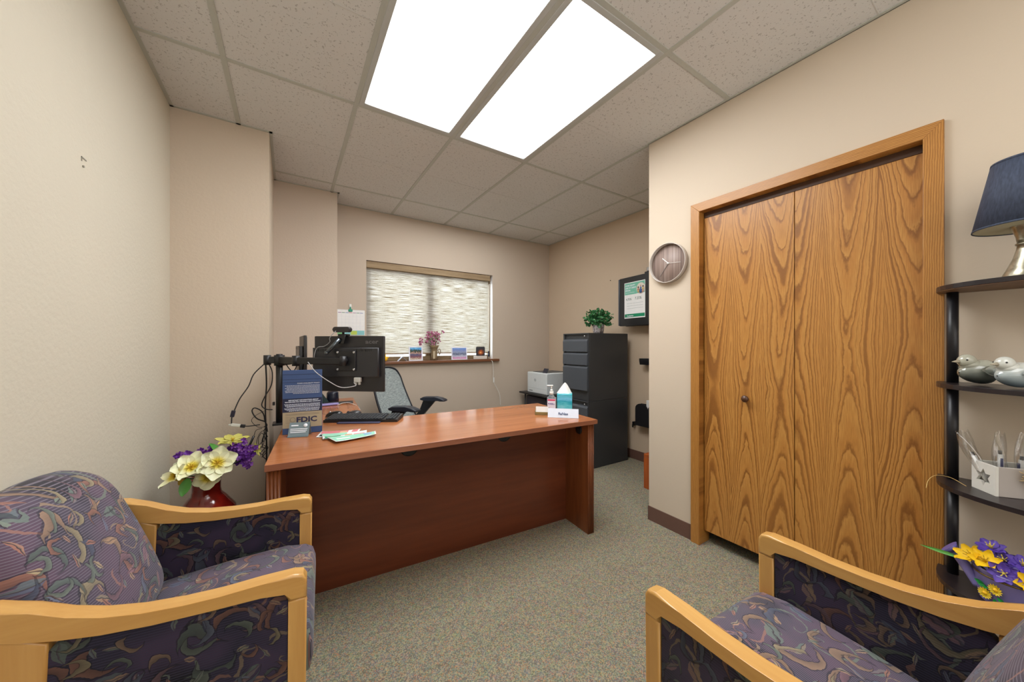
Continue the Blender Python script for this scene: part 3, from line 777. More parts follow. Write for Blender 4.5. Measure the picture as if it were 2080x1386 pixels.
# cables behind the pole
M_cab = plain('cable_black', (24, 24, 28), .5)
def cable(name, label, pts, r=.0032, m=None, cat='cable'):
    o0 = Vector(pts[0]); b = MB()
    b.tube([Vector(q)-o0 for q in pts], r); o = b.build(name, m or M_cab, loc=o0); tag(o, label, cat); return o
c1 = thing('adapter_cable', 'black adapter cable hanging far left with a white plug end', 'cable', (-.13, 2.62, 1.13))
MB().tube([(0, 0, 0), (-.05, -.005, -.06), (-.075, -.01, -.13), (-.115, -.02, -.20), (-.138, -.03, -.262), (-.150, -.03, -.30), (-.153, -.03, -.345)], .0032).build('cord', M_cab, c1)
MB().at((-.146, -.03, -.283), (0, R(12), 0)).box(-.010, .010, -.009, .009, -.02, .018, .003).build('ferrite_core', plain('ferrite', (34, 32, 50), .4), c1)
MB().at((-.135, -.03, -.352), (0, R(12), 0)).box(-.022, .024, -.008, .008, -.008, .008, .003).box(-.032, -.0225, -.005, .005, -.004, .003, .001).build('plug', plain('plug_silver', (206, 206, 198), .35), c1)
MB().at((-.10, -.03, -.362), (0, R(14), 0)).box(-.012, .012, -.009, .009, -.009, .009, .003).tube([(.01, 0, 0), (.035, .02, .0), (.08, .03, .012)], .0028).build('plug_tail', M_cab, c1)
cable('power_cable', 'black cable looping in an S beside the mount pole', [(-.105, 2.63, 1.13), (-.088, 2.62, 1.08), (-.092, 2.62, 1.0), (-.125, 2.61, .93), (-.140, 2.61, .88), (-.118, 2.60, .855), (-.085, 2.59, .85)])
cable('power_cable', 'black cable running straight down behind the pole to the desk edge', [(-.122, 2.64, 1.14), (-.118, 2.645, 1.0), (-.124, 2.65, .88), (-.122, 2.65, .76), (-.118, 2.66, .60), (-.12, 2.66, .35), (-.125, 2.67, .01)], .0042)
cable('coiled_cable', 'thick black cable coil at the left edge of the desk', [(-.12, 2.64, .77), (-.165, 2.62, .80), (-.188, 2.62, .845), (-.175, 2.62, .865), (-.14, 2.62, .84), (-.125, 2.63, .79), (-.118, 2.63, .73)], .0036)
cable('coiled_cable', 'thin black cable coil hanging lowest below the left desk edge', [(-.125, 2.66, .72), (-.152, 2.65, .70), (-.168, 2.65, .65), (-.162, 2.65, .61), (-.138, 2.65, .62), (-.128, 2.65, .67), (-.142, 2.65, .70), (-.158, 2.64, .67), (-.155, 2.64, .60), (-.14, 2.64, .57), (-.125, 2.64, .60)], .0016)
cable('coiled_cable', 'thin black cable loop round the thick coil by the desk edge', [(-.12, 2.63, .74), (-.16, 2.61, .75), (-.19, 2.61, .79), (-.17, 2.61, .82), (-.13, 2.62, .84)], .0015)
cable('power_cable', 'black cable sagging from the arm behind the notice board', [(-.02, 2.60, 1.14), (.0, 2.61, 1.10), (.025, 2.63, 1.08), (.05, 2.66, 1.13)], .003)
sty = thing('stylus', 'black stylus dangling on its cord left of the desk', 'stylus', (-.178, 2.60, .70))
MB().tube([(0, 0, 0), (-.045, 0, -.115)], .006, sub=1, n=12).cyl((-.045, 0, -.115), (-.05, 0, -.128), .006, .002).tube([(0, 0, 0), (.01, .005, .03), (.04, .01, .04)], .0015).build('pen_body', M_blackG, sty)
cp = MB()
rs = random.Random(5)
for i in range(7):
    z = .80-.03*i; cp.tube([(0, 0, z-.80), (rs.uniform(-.03, .02), rs.uniform(-.03, .01), z-.82), (rs.uniform(-.02, .02), 0, z-.86), (rs.uniform(-.02, .02), rs.uniform(-.02, .02), z-.90)], .0022)
tag(cp.build('cable_bundle', M_cab, loc=(-.13, 2.66, .80)), 'tangled bundle of black cables bunched at the back left desk edge', 'cable')

# things on the return
mg = thing('desk_speaker', 'small dark round desk speaker on the desk return', 'speaker', (.318, 3.36, DZt))
MB().lathe([(0, 0), (.048, 0), (.05, .004), (.046, .075), (.036, .088), (0, .09)], n=28).build('body', plain('speaker_dark', (24, 28, 44), .25), mg)
MB().lathe([(0, .0895), (.012, .0895), (.012, .10), (0, .10)], n=16).build('top_button', plain('btn', (120, 130, 160), .3), mg)
ph = thing('phone_base', 'dark green desk phone wedge half hidden by the notice board', 'phone', (.205, 3.30, DZt), R(20))
MB().prism([(-.07, 0), (.07, 0), (.0, .10), (-.05, .11)], -.06, .06, 'xz', .004).build('body', plain('phone_dark', (44, 62, 62), .4), ph)
b = MB()
for i in range(3):
    for j in range(3): b.at((.022-i*.02, -.03+j*.03, .066+i*.028), (0, R(-55), 0)).box(-.005, .005, -.006, .006, 0, .004, .001)
b.build('keys', plain('phone_keys', (130, 150, 140), .5), ph)
pc = thing('pen_case', 'lavender pen case lying on the desk return', 'pen case', (.19, 3.12, DZt), R(5))
MB().box(0, .155, 0, .05, 0, .016, .006).build('body', plain('lavender_case', (150, 140, 196), .5), pc)
tag(MB().box(0, .22, 0, .07, 0, .012, .004).build('black_tray', M_black, loc=(.235, 3.20, DZt), rot=(0, 0, R(-8))), 'flat black tray on the desk return behind the lavender case', 'tray')
cable('charging_cable', 'white charging cable curling off the desk return', [(.33, 3.12, DZt+.003), (.38, 3.14, DZt+.012), (.43, 3.10, DZt+.010), (.475, 3.0, DZt-.02), (.49, 2.95, DZt-.12)], .0024, M_white)

# ------------------------------------------------------------------ office chair
oc = thing('office_chair', 'grey mesh office chair with black arms behind the desk', 'chair', (.99, 3.16, 0), R(-46))
k = N('chair_mesh', .7); p = k.coord(); nn = k.noise(k.scale(p, (30, 30, 260)), 1.0, 2)
k.base(k.ramp(nn, [(.35, (120, 130, 130)), (.65, (170, 178, 176))])); M_mesh = k.m
def cb_pt(u, v, off=0.0):
    e = u*2-1; wv = .255-.045*v**2-.03*max(0, (v-.85)/.15)**2
    zz = .50+.53*v-.035*abs(e)**4*v
    x = -.19-.17*v**1.3-.03*math.sin(v*PI)+.055*e*e*(1-.3*v)+off
    return (x, e*wv, zz)
b = MB(); b.grid(lambda u, v: cb_pt(u, v), 16, 20); s_ = b.build('mesh_back', M_mesh, oc)
s_.modifiers.new('s', 'SOLIDIFY').thickness = .004
def border(u0, u1, v0, v1):
    b.grid(lambda u, v: cb_pt(u0+(u1-u0)*u, v0+(v1-v0)*v, .004), 10, 14)
b = MB(); border(.83, 1, .3, .995); border(0, .1, .3, .995); border(.1, .83, .87, .995)
b.build('fabric_border', plain('border_blue', (84, 100, 114), .7), oc)
fr = [cb_pt(0, 1-i/8) for i in range(9)][::-1]+[cb_pt(i/8, 1) for i in range(1, 8)]+[cb_pt(1, 1-i/8) for i in range(9)]
fr += [cb_pt(1-i/6, 0) for i in range(1, 7)]
MB().tube(fr, .010, sub=3).build('back_frame', plain('chair_frame', (34, 38, 46), .4), oc)
b = MB(); b.prism(rrect(-.22, .26, -.245, .245, .07, 6), .43, .50, 'xy', .018, smooth=True); b.build('seat', plain('seat_grey', (70, 74, 78), .85), oc)
for s in (-1, 1):
    y = s*.275
    b = MB(); b.prism([(-.09, .695), (-.095, .712), (-.06, .728), (.06, .73), (.12, .722), (.165, .705), (.168, .69), (.12, .688), (.06, .70), (-.06, .692)], y-.042, y+.042, 'xz', .009, smooth=True)
    b.build('arm_pad', plain('arm_rubber', (40, 44, 54), .35), oc)
    b = MB(); b.prism([(-.07, .693), (.07, .70), (.02, .66), (-.06, .56), (-.10, .52), (-.15, .50), (-.15, .545), (-.10, .60)], y-.018, y+.018, 'xz', .005).box(-.15, -.09, min(y, y*.7), max(y, y*.7), .44, .52, .006)
    b.build('arm_post', M_black, oc)
MB().cyl((0, 0, .10), (0, 0, .43), .03).cyl((0, 0, .38), (0, 0, .435), .07).build('gas_lift', M_black, oc)
MB().box(-.24, -.1, -.03, .03, .42, .56, .01).build('back_bracket', M_black, oc)
for i in range(5):
    a_ = 2*PI*i/5+.3; c_, s2_ = math.cos(a_), math.sin(a_)
    b = MB(); b.tube([(0, 0, .11), (c_*.16, s2_*.16, .095), (c_*.30, s2_*.30, .07)], .022, rfun=lambda q: 1-.4*q); b.build('base_leg', M_black, oc)
    b = MB(); b.cyl((c_*.30-s2_*.022, s2_*.30+c_*.022, .027), (c_*.30+s2_*.022, s2_*.30-c_*.022, .027), .027).cyl((c_*.30, s2_*.30, .03), (c_*.30, s2_*.30, .08), .008); b.build('caster', M_blackG, oc)

# ------------------------------------------------------------------ filing pedestals
CXf, CY0, CWd, CDp = 2.505, 2.478, .385, .575
def pedestal(label, z0, drawers, H, tone):
    t = thing('filing_cabinet', label, 'filing cabinet', (CXf, CY0, z0), R(-1))
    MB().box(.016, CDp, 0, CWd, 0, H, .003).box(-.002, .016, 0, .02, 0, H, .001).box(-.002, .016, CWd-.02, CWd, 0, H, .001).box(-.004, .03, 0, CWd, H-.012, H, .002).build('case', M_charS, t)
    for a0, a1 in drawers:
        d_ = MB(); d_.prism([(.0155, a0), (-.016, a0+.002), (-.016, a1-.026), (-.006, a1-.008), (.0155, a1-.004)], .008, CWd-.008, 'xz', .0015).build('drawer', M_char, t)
    lk = MB().at((-.006, .052, H-.032), (0, -PI/2, 0)).lathe([(0, 0), (.009, 0), (.008, .006), (0, .006)], n=16).build('lock', M_steel, t)
    return t
H0 = .678
pedestal('charcoal two-drawer metal pedestal on the floor, bottom of the stacked pair', 0, [(.03, .33), (.335, .635)], H0, 0)
pedestal('charcoal three-drawer metal pedestal stacked on top with a green plant on it', H0+.001, [(.105, .355), (.36, .49), (.495, .63)], .686, 0)
tag(MB().box(0, .042, 0, .026, 0, .045, .006).box(-.014, .002, .004, .018, -.016, .02, .005).build('wall_plug', M_blackG, loc=(3.1275, 2.425, .37)), 'small black plug on the right wall just behind the charcoal cabinet', 'plug')
# plant
pl = thing('potted_plant', 'small green leafy plant in a stone-look pot on top of the charcoal cabinet', 'plant', (2.76, 2.59, H0+.001+.686+.0005))
k = N('pot_stone', .4); k.base(k.ramp(k.noise(k.coord(), 40, 3), [(.4, (120, 104, 104)), (.6, (196, 190, 192))]))
MB().lathe([(0, 0), (.05, 0), (.056, .03), (.062, .095), (.057, .095), (.05, .08), (0, .08)], n=24).build('pot', k.m, pl)
k = N('leaf_green', .45); k.base(k.ramp(k.noise(k.coord(), 55, 1), [(.3, (16, 66, 34)), (.5, (34, 104, 54)), (.75, (88, 150, 82))]))
M_leaf = k.m
b = MB(); rs = random.Random(11)
for i in range(460):
    th = rs.uniform(0, 2*PI); el = rs.uniform(-.62, 1.35); rad = rs.uniform(.055, .145)
    c_ = Vector((math.cos(th)*math.cos(el)*rad*1.05, math.sin(th)*math.cos(el)*rad*1.15, .135+math.sin(el)*rad*.85))
    d_ = Vector((rs.uniform(-1, 1), rs.uniform(-1, 1), rs.uniform(-.4, .8))); u_ = Vector((rs.uniform(-1, 1), rs.uniform(-1, 1), rs.uniform(.1, 1)))
    if d_.length > .1: b.petal(c_, d_, u_, rs.uniform(.024, .036), rs.uniform(.02, .03), .1)
b.build('foliage', M_leaf, pl, recalc=False)
b = MB()
for i in range(16):
    th = rs.uniform(0, 2*PI); r_ = rs.uniform(.04, .1); b.tube([(0, 0, .07), (math.cos(th)*r_*.5, math.sin(th)*r_*.5, .12), (math.cos(th)*r_, math.sin(th)*r_, rs.uniform(.15, .22))], .0018)
b.build('stems', plain('stem_green', (50, 80, 40), .6), pl)

# printer and its stand
pt = thing('side_table', 'black splay-legged side table holding the printer', 'table', (2.60, 3.30, 0))
MB().box(0, .52, -.02, .56, .60, .622, .005).build('tabletop', M_black, pt)
for (x, y, dx, dy) in ((.05, .48, -.02, .0), (.05, .04, -.03, 0), (.47, .48, .02, 0), (.47, .04, .02, 0)):
    MB().tube([(x, y, .60), (x+dx, y+dy*2-.0, .0)], .011, sub=1).build('leg', M_black, pt)
MB().box(.05, .50, .02, .46, .02, .58, .01).build('cabinet_box', plain('box_dark', (44, 42, 54), .6), pt)
pr_ = thing('printer', 'white laser printer between the window wall and the filing cabinet', 'printer', (2.65, 3.33, .6225))
M_pw = plain('printer_white', (214, 220, 222), .45)
MB().box(0, .44, 0, .41, 0, .268, .012, seg=3).build('body', M_pw, pr_)
b = MB(); b.box(.05, .38, .06, .35, .2685, .273, .002); b.build('output_tray', plain('tray_dark', (70, 76, 82), .4), pr_)
MB().at((.05, .04, .285), (0, R(-62), 0)).box(-.03, .04, 0, .085, 0, .01, .003).build('control_screen', plain('screen_navy', (48, 50, 62), .15), pr_)
MB().box(-.0015, .0, .01, .40, .066, .0675).build('drawer_seam', plain('seam_grey', (150, 158, 162), .6), pr_)
b = MB(); Mh = frameM((-.0008, .235, .165), (0, -1, 0), (0, 0, 1))
b.text('hp', .03, Mh, align='CENTER', sx=.9)
b.at((-.0002, .235, .172), (0, -PI/2, 0)).lathe([(.017, 0), (.0195, 0), (.0195, .0006), (.017, .0006)], closed=True, n=24)
b.build('logo', plain('logo_grey', (110, 120, 128), .4), pr_)
MB().box(-.0015, 0, .29, .36, .028, .036).build('model_badge', plain('badge_grey', (90, 96, 100), .5), pr_)

# ------------------------------------------------------------------ wall monitor, poster
tv = thing('wall_screen', 'black wall-mounted screen on the right wall with a flyer taped to it', 'screen', (3.05, 2.545, 1.448), R(-6.5))
# local: x = away from the face (towards wall), y = along width (negative towards camera)
TW, TH = .64, .516
MB().box(-.006, .03, -TW, 0, 0, TH, .003).build('bezel', plain('tv_black', (34, 34, 35), .4), tv)
MB().box(-.012, .012, -.002, .018, .004, TH-.004, .006).build('side_strip', plain('tv_strip', (64, 70, 80), .3), tv)
MB().prism([(-.50, .05), (-.1, .05), (-.14, .4), (-.46, .4)], .03, .075, 'yz', .01).box(.03, .06, -TW+.03, -.05, -.004, .01, .002).build('rear_housing', M_black, tv)
MB().box(.07, .155, -.35, -.28, .2, .3, .005).build('wall_arm', M_black, tv)
wcs = thing('webcam', 'webcam clipped on top of the wall screen beside the clock', 'webcam', (3.075, 2.19, 1.9645), R(-6))
MB().box(-.03, .02, -.045, .045, .004, .028, .006).build('camera_bar', M_black, wcs)
MB().box(-.025, .015, -.03, .025, .028, .07, .006).build('camera_head', M_steel, wcs)
MB().box(-.015, .015, -.02, .02, 0, .006).build('clip', M_black, wcs)
po = thing('poster', 'white and green home equity flyer taped to the black wall screen', 'poster', (3.050-.0075, 2.545, 1.448), R(-6.5))
PX = -.0012
pw0, pw1, pz0, pz1 = -.355, -.072, .078, .456
MB().box(PX, PX+.0009, pw0, pw1, pz0, pz1).build('sheet', M_paper, po)
PWd, PHt = pw1-pw0, pz1-pz0
def PB(b, u0, u1, v0, v1, dx=.0004, mi=0): b.box(PX-dx, PX, pw1-u1*PWd, pw1-u0*PWd, pz0+v0*PHt, pz0+v1*PHt, mi=mi)
M_teal = plain('poster_teal', (118, 190, 164), .6); M_dg = plain('poster_green', (14, 140, 98), .6)
b = MB(); PB(b, .02, .98, .66, .98); b.build('teal_block', M_teal, po)
b = MB(); PB(b, .02, .98, .03, .12); b.build('green_band', M_dg, po)
b = MB(); PB(b, .60, .99, .52, .665, .0006); b.build('white_corner', M_paper, po)
def pF(u, v, dx=.001): return frameM((PX-dx, pw1-u*PWd, pz0+v*PHt), (0, -1, 0), (0, 0, 1))
b = MB()
b.X = pF(.80, .79, .0008); b.lathe([(0, 0), (.057, 0), (.057, .0005), (0, .0005)], n=32, mi=0)
for (dx_, dz_, r_, mi_) in ((-.03, -.01, .014, 1), (0, .004, .012, 2), (.03, -.006, .014, 3), (-.032, .012, .009, 5), (0, .024, .009, 6), (.03, .016, .009, 5), (0, -.028, .022, 4), (-.028, -.028, .014, 3), (.028, -.03, .014, 6)):
    b.X = pF(.80+dx_/PWd, .79+dz_/PHt, .0014+.00008*mi_); b.lathe([(0, 0), (r_, 0), (r_, .0003), (0, .0003)], n=14, mi=mi_)
b.build('group_photo', [plain('ph0', (222, 214, 200), .6), plain('ph1', (190, 130, 120), .6), plain('ph2', (90, 120, 170), .6), plain('ph3', (214, 190, 120), .6), plain('ph4', (60, 96, 150), .6), plain('ph5', (70, 52, 48), .6), plain('ph6', (206, 160, 136), .6)], po)
b = MB()
for i, s in enumerate(('HOME EQUITY', 'LINE OF CREDIT', 'SPECIAL')): b.text(s, .0205, pF(.055, .895-i*.068), bold=.0006)
b.box(PX-.001, PX, pw1-.5*PWd, pw1-.06*PWd, pz0+.71*PHt, pz0+.718*PHt); 
b.text('FreeService', .019, pF(.13, .052), bold=.0006)
b.X = Matrix.Identity(4)
b.build('white_lettering', M_wh, po)
b = MB(); b.text('4.75%', .033, pF(.08, .50), bold=.0003); b.text('7.25%', .037, pF(.52, .505), bold=.0004)
for i in range(3): b.box(PX-.0009, PX, pw1-.9*PWd, pw1-.12*PWd, pz0+(.41-.07*i)*PHt, pz0+(.414-.07*i)*PHt)
b.build('figures', plain('ink_greygreen', (120, 140, 132), .6), po)
# wall bracket + wall file + crate
wb_ = thing('wall_bracket', 'small black keyboard bracket on the right wall below the screen', 'bracket', (3.17, 2.31, 1.04))
MB().prism([(-.11, .04), (-.1, .0), (-.07, .0), (-.06, .012), (-.03, .012), (0, 0), (0, .065), (-.11, .065)], -.24, 0, 'xz', .003).build('body', M_black, wb_)
wf = thing('wall_file', 'black double-humped wall file holder low on the right wall', 'file holder', (3.17, 2.365, .40))
P = [(0, 0), (0, .17)]+[(-.055+.055*math.cos(R(180-i*15)), .19+.045*math.sin(R(i*15))) for i in range(13)]
P = [(-q[0] if False else q[0], q[1]) for q in P]
hump = [(0, 0)]+[(-.06-.06*math.cos(R(i*15)), .185+.05*math.sin(R(i*15))) for i in range(12, -1, -1)][::-1][::-1]
pts = [(0, 0), (-.30, 0), (-.30, .17)]+[(-.225-.075*math.cos(R(i*18)), .18+.055*math.sin(R(i*18))) for i in range(11)]+[(-.075-.075*math.cos(R(i*18)), .18+.055*math.sin(R(i*18))) for i in range(11)]+[(0, .17)]
MB().prism(pts, -.10, -.095, 'yz').box(-.095, 0, -.30, 0, 0, .006).box(-.095, 0, -.005, 0, 0, .16).box(-.095, 0, -.30, -.295, 0, .16).box(-.006, -.0005, -.30, 0, 0, .22).build('holder', M_black, wf)
MB().box(-.05, -.03, -.26, -.10, .008, .27).build('papers', M_paper, wf)
cr = thing('wooden_stool', 'orange-brown wooden box stool by the end of the closet wall', 'stool', (2.60, 1.57, 0))
b = MB(); b.box(0, .33, 0, .345, .27, .30, .004)
b.box(0, .02, 0, .345, 0, .27, .003).box(.31, .33, 0, .345, 0, .27, .003).box(.02, .31, 0, .02, 0, .27, .002).box(.02, .31, .325, .345, 0, .27, .002)
b.build('body', wood_plain('orange_wood', (140, 62, 22), (178, 90, 36), 2, .3, 5), cr)

# ------------------------------------------------------------------ wall clock
ck = thing('wall_clock', 'round wooden-faced wall clock with white hands beside the closet door', 'clock', (XC, 1.392, 1.80))
b = MB().at((0, 0, 0), (0, -PI/2, 0)); b.lathe([(.132, 0), (.133, .034), (.131, .037), (.1285, .036), (.127, .012), (.127, 0)], closed=True, n=64); b.build('rim', plain('clock_rim', (196, 188, 180), .3), ck)
k = N('clock_face', .5); o3 = k.sep(k.coord()); st = k.noise(k.comb(k.math('MULTIPLY', o3[1], 60.0), k.math('MULTIPLY', o3[2], 1.5), 0.0), 1.0, 2)
k.base(k.ramp(st, [(.3, (112, 96, 92)), (.5, (146, 126, 116)), (.7, (166, 150, 142))]))
b = MB().at((0, 0, 0), (0, -PI/2, 0)); b.lathe([(0, 0), (.1275, 0), (.1275, .010), (0, .010)], n=64); b.build('dial', k.m, ck)
def hand(dy, dz, w_, m, nm, off, tail=.0):
    L_ = math.hypot(dy, dz); a_ = math.atan2(dz, dy); b = MB()
    b.at((-.0115-off, 0, 0), (a_, 0, 0)).box(-.0008, .0008, -tail, L_, -w_/2, w_/2); b.build(nm, m, ck)
hand(.045, .0415, .005, M_white, 'hour_hand', 0)
hand(.063, -.081, .0035, plain('hand_grey', (120, 112, 108), .4), 'minute_hand', .002)
hand(-.088, -.008, .0018, M_white, 'second_hand', .004, .015)
MB().at((-.010, 0, 0), (0, -PI/2, 0)).lathe([(0, 0), (.006, 0), (.005, .009), (0, .009)], n=16).build('hub', M_white, ck)

# ------------------------------------------------------------------ calendar
ca = thing('wall_calendar', 'white spiral wall calendar hanging left of the window', 'calendar', (.408, YB-.004, 1.345))
MB().box(0, .266, -.004, .0, 0, .262).build('pages', M_paper, ca)
b = MB()
for i in range(7): b.box(.012+i*.0345, .012+i*.0345+.03, -.0046, -.004, .231, .236, mi=i % 4)
b.build('weekday_bar', [plain('wd0', (150, 90, 150), .6), plain('wd1', (70, 130, 110), .6), plain('wd2', (90, 110, 180), .6), plain('wd3', (210, 90, 110), .6)], ca)
b = MB()
for i in range(1, 5): b.box(.01, .256, -.0045, -.004, .06+i*.034, .0606+i*.034)
for i in range(1, 7): b.box(.01+i*.0351, .0106+i*.0351, -.0045, -.004, .06, .23)
b.build('day_grid', plain('gridline', (196, 200, 214), .6), ca)
b = MB(); b.box(.004, .262, -.0046, -.004, .003, .05, mi=0); b.box(.004, .07, -.0048, -.004, .003, .05, mi=1); b.box(.13, .19, -.0048, -.004, .006, .046, mi=2); b.build('picture_strip', [plain('cs0', (136, 196, 200), .6), plain('cs1', (120, 180, 120), .6), plain('cs2', (190, 210, 90), .6)], ca)
b = MB()
for i in range(30): b.cyl((.008+i*.0086, -.002, .259), (.008+i*.0086, -.002, .266), .0018, n=6)
b.build('spiral_binding', M_wh, ca)
hk = thing('adhesive_hook', 'clear and green adhesive hook above the calendar', 'hook', (.535, YB-.0005, 1.595))
MB().box(-.012, .012, -.006, 0, .03, .075, .005).build('base', plain('hook_clear', (226, 226, 220), .3), hk)
MB().box(-.02, .02, -.016, -.009, -.005, .02, .004).box(-.006, .006, -.014, -.004, .01, .045, .002).build('hook', plain('hook_green', (16, 140, 112), .4), hk)

# ------------------------------------------------------------------ window-sill things
SZ = WZ0+.0005
du = thing('toy_chick', 'small yellow chick toy on the window sill', 'toy', (.875, 3.935, SZ))
b = MB().sph((0, 0, .032), .03, (1.25, 1, 1.05)).sph((-.004, -.004, .068), .02, (1.1, 1, 1)).sph((.035, 0, .045), .011, (1.4, .8, .8)); b.build('body', plain('yellow_toy', (246, 196, 30), .5), du)
MB().at((-.022, -.015, .066)).cyl((0, 0, 0), (-.012, -.006, -.002), .006, .002).build('beak', plain('beak_orange', (230, 110, 20), .5), du)
cdv = thing('folded_note', 'small folded white paper on the sill beside the yellow toy', 'paper', (1.02, 3.92, SZ))
MB().prism([(0, 0), (.05, .05), (.10, 0), (.097, 0), (.05, .046), (.003, 0)], 0, .05, 'xz').build('sheet', plain('note_grey', (186, 190, 204), .6), cdv)
def photo(label, x, w_, h_, kind):
    t = thing('framed_photo', label, 'picture frame', (x, 3.92, SZ), R(-8))
    MB().at((0, 0, 0), (R(-6), 0, 0)).box(0, w_, 0, .006, 0, h_, .001).build('frame', plain('frame_clear', (226, 226, 238), .2), t)
    k = N('photo_'+kind, .35); p = k.coord(); o = k.sep(p)
    nz = k.noise(k.scale(p, (75, 1, 60)), 1.0, 2, .6)
    if kind == 'crowd': 
        fz = k.math('ADD', k.math('DIVIDE', o[2], h_), k.math('MULTIPLY', k.math('SUBTRACT', nz, .5), .42))
        k.base(k.ramp(fz, [(.12, (196, 180, 160)), (.25, (130, 62, 70)), (.42, (70, 74, 112)), (.55, (190, 150, 130)), (.62, (34, 48, 40)), (.74, (30, 70, 50)), (.8, (60, 150, 214)), (.95, (120, 190, 226))], 'LINEAR'))
    else:
        fz = k.math('ADD', k.math('DIVIDE', o[2], h_), k.math('MULTIPLY', k.math('SUBTRACT', nz, .5), .55))
        k.base(k.ramp(fz, [(.12, (210, 130, 180)), (.28, (190, 196, 214)), (.45, (84, 94, 128)), (.58, (150, 160, 186)), (.75, (120, 140, 200)), (.95, (110, 160, 226))], 'LINEAR'))
    MB().at((0, 0, 0), (R(-6), 0, 0)).box(.014, w_-.014, -.0012, 0, .012, h_-.012).build('photo', k.m, t)
    MB().prism([(.006, .0), (.05, 0), (.012, h_*.6)], w_*.45, w_*.55, 'yz').build('easel', plain('frame_back', (200, 200, 210), .4), t)
photo('clear picture frame with a crowd photo under blue sky, left of the flower vase', 1.14, .155, .165, 'crowd')
photo('clear picture frame with a blue and pink group photo, right of the flower vase', 1.655, .20, .155, 'group')
ln = thing('photo_tile', 'dark square campfire picture tile on a white base at the right of the sill', 'ornament', (1.975, 3.925, SZ), R(-8))
MB().box(-.012, .155, -.02, .03, 0, .04, .004).build('base', plain('tile_base', (214, 204, 196), .5), ln)
k = N('campfire', .3); p = k.coord(); dd = k.vm('LENGTH', k.vm('MULTIPLY', k.vm('SUBTRACT', p, (.075, 0, .085)), (1, 0, 1.1)), out=1)
k.base(k.ramp(k.math('ADD', k.math('MULTIPLY', dd, 14.0), k.math('MULTIPLY', k.noise(p, 60, 2), .4)), [(.2, (255, 196, 120)), (.45, (190, 96, 50)), (.75, (84, 62, 58)), (1, (60, 60, 66))]))
MB().prism(rrect(.015, .13, .040, .158, .014), -.006, .012, 'xz', .002).build('tile', k.m, ln)
vz = thing('wrapped_vase', 'burlap-wrapped vase of pink blossom in the middle of the window sill', 'vase', (1.44, 3.925, SZ))
k = N('burlap', .9); k.base(k.ramp(k.noise(k.scale(k.coord(), (80, 80, 200)), 1.0, 2), [(.35, (112, 92, 66)), (.65, (158, 136, 102))]))
MB().lathe([(0, 0), (.035, 0), (.037, .06), (.033, .12), (.042, .15), (.058, .175), (.05, .175), (.028, .13), (0, .12)], n=18).build('burlap_wrap', k.m, vz)
MB().tube([(.035, -.02, .12), (.05, -.03, .08), (.046, -.03, .03), (.056, -.032, .005)], .004).tube([(.033, -.02, .122), (.06, -.025, .13), (.065, -.03, .09), (.05, -.03, .06)], .004).build('ribbon', plain('ribbon', (130, 104, 78), .8), vz)
MB().box(-.03, -.005, -.041, -.0385, .02, .11, .001).build('paper_tag', plain('tag_cream', (196, 180, 150), .7), vz)
rs = random.Random(21); st = MB(); bl = MB(); lf = MB()
for i in range(26):
    th = rs.uniform(0, 2*PI); r_ = rs.uniform(.02, .12); zz = rs.uniform(.20, .36)
    if i < 3: r_ = .17; zz = .21+.02*i; th = PI+.1*i
    e = Vector((math.cos(th)*r_, math.sin(th)*r_*.42-.012, zz))
    st.tube([(0, 0, .13), (e.x*.4, e.y*.4, .13+(zz-.13)*.55), e], .0016)
    for j in range(5):
        c_ = e+Vector((rs.uniform(-.022, .022), rs.uniform(-.012, .012), rs.uniform(-.045, .016)))
        for q in range(4):
            a_ = q*PI/2+rs.random(); n_ = Vector((rs.uniform(-.5, .5), -1, rs.uniform(-.3, .6)))
            t1 = n_.orthogonal().normalized(); t2 = n_.normalized().cross(t1)
            bl.petal(c_, t1*math.cos(a_)+t2*math.sin(a_), n_, .012, .011, .3, mi=rs.choice((0, 0, 1)))
    lf.petal(e+Vector((0, 0, -.03)), (rs.uniform(-1, 1), -.3, rs.uniform(-.3, 1)), (0, -1, .3), .026, .010, .1)
st.build('stems', plain('stem_brown', (110, 90, 60), .7), vz)
bl.build('blossoms', [plain('blossom_pink', (204, 138, 168), .6), plain('blossom_rose', (176, 84, 124), .6)], vz, recalc=False)
lf.build('leaves', plain('leaf_pale', (140, 164, 96), .6), vz, recalc=False)

# ------------------------------------------------------------------ floor vase with silk flowers
FV = Vector((-.375, 2.47, 0))
fv = thing('floor_vase', 'glossy dark red floor vase in the corner behind the left armchair', 'vase', FV)
k = N('red_glaze', .12); k.base(k.ramp(k.noise(k.coord(), 9, 3), [(.35, (84, 12, 10)), (.7, (150, 34, 22))])); k.b.inputs['Coat Weight'].default_value = .5
MB().lathe([(0, 0), (.085, 0), (.10, .02), (.135, .15), (.142, .26), (.125, .36), (.085, .42), (.064, .445), (.060, .47), (.062, .53), (.068, .545), (.06, .545), (.054, .53), (.05, .45), (0, .44)], n=40).build('vase_body', k.m, fv)
k = N('petal_cream', .5); p = k.coord(); rr = k.vm('LENGTH', p, out=1)
k.base(k.ramp(k.math('MULTIPLY', rr, 14.0), [(.05, (200, 150, 10)), (.3, (236, 214, 70)), (.55, (240, 236, 190)), (1, (240, 240, 206))])); k.b.inputs['Subsurface Weight'].default_value = .1
M_cream = k.m
def basis(n):
    n = Vector(n).normalized(); t1 = n.cross(Vector((0, 0, 1)))
    if t1.length < .1: t1 = Vector((1, 0, 0))
    t1.normalize(); return n, t1, n.cross(t1)
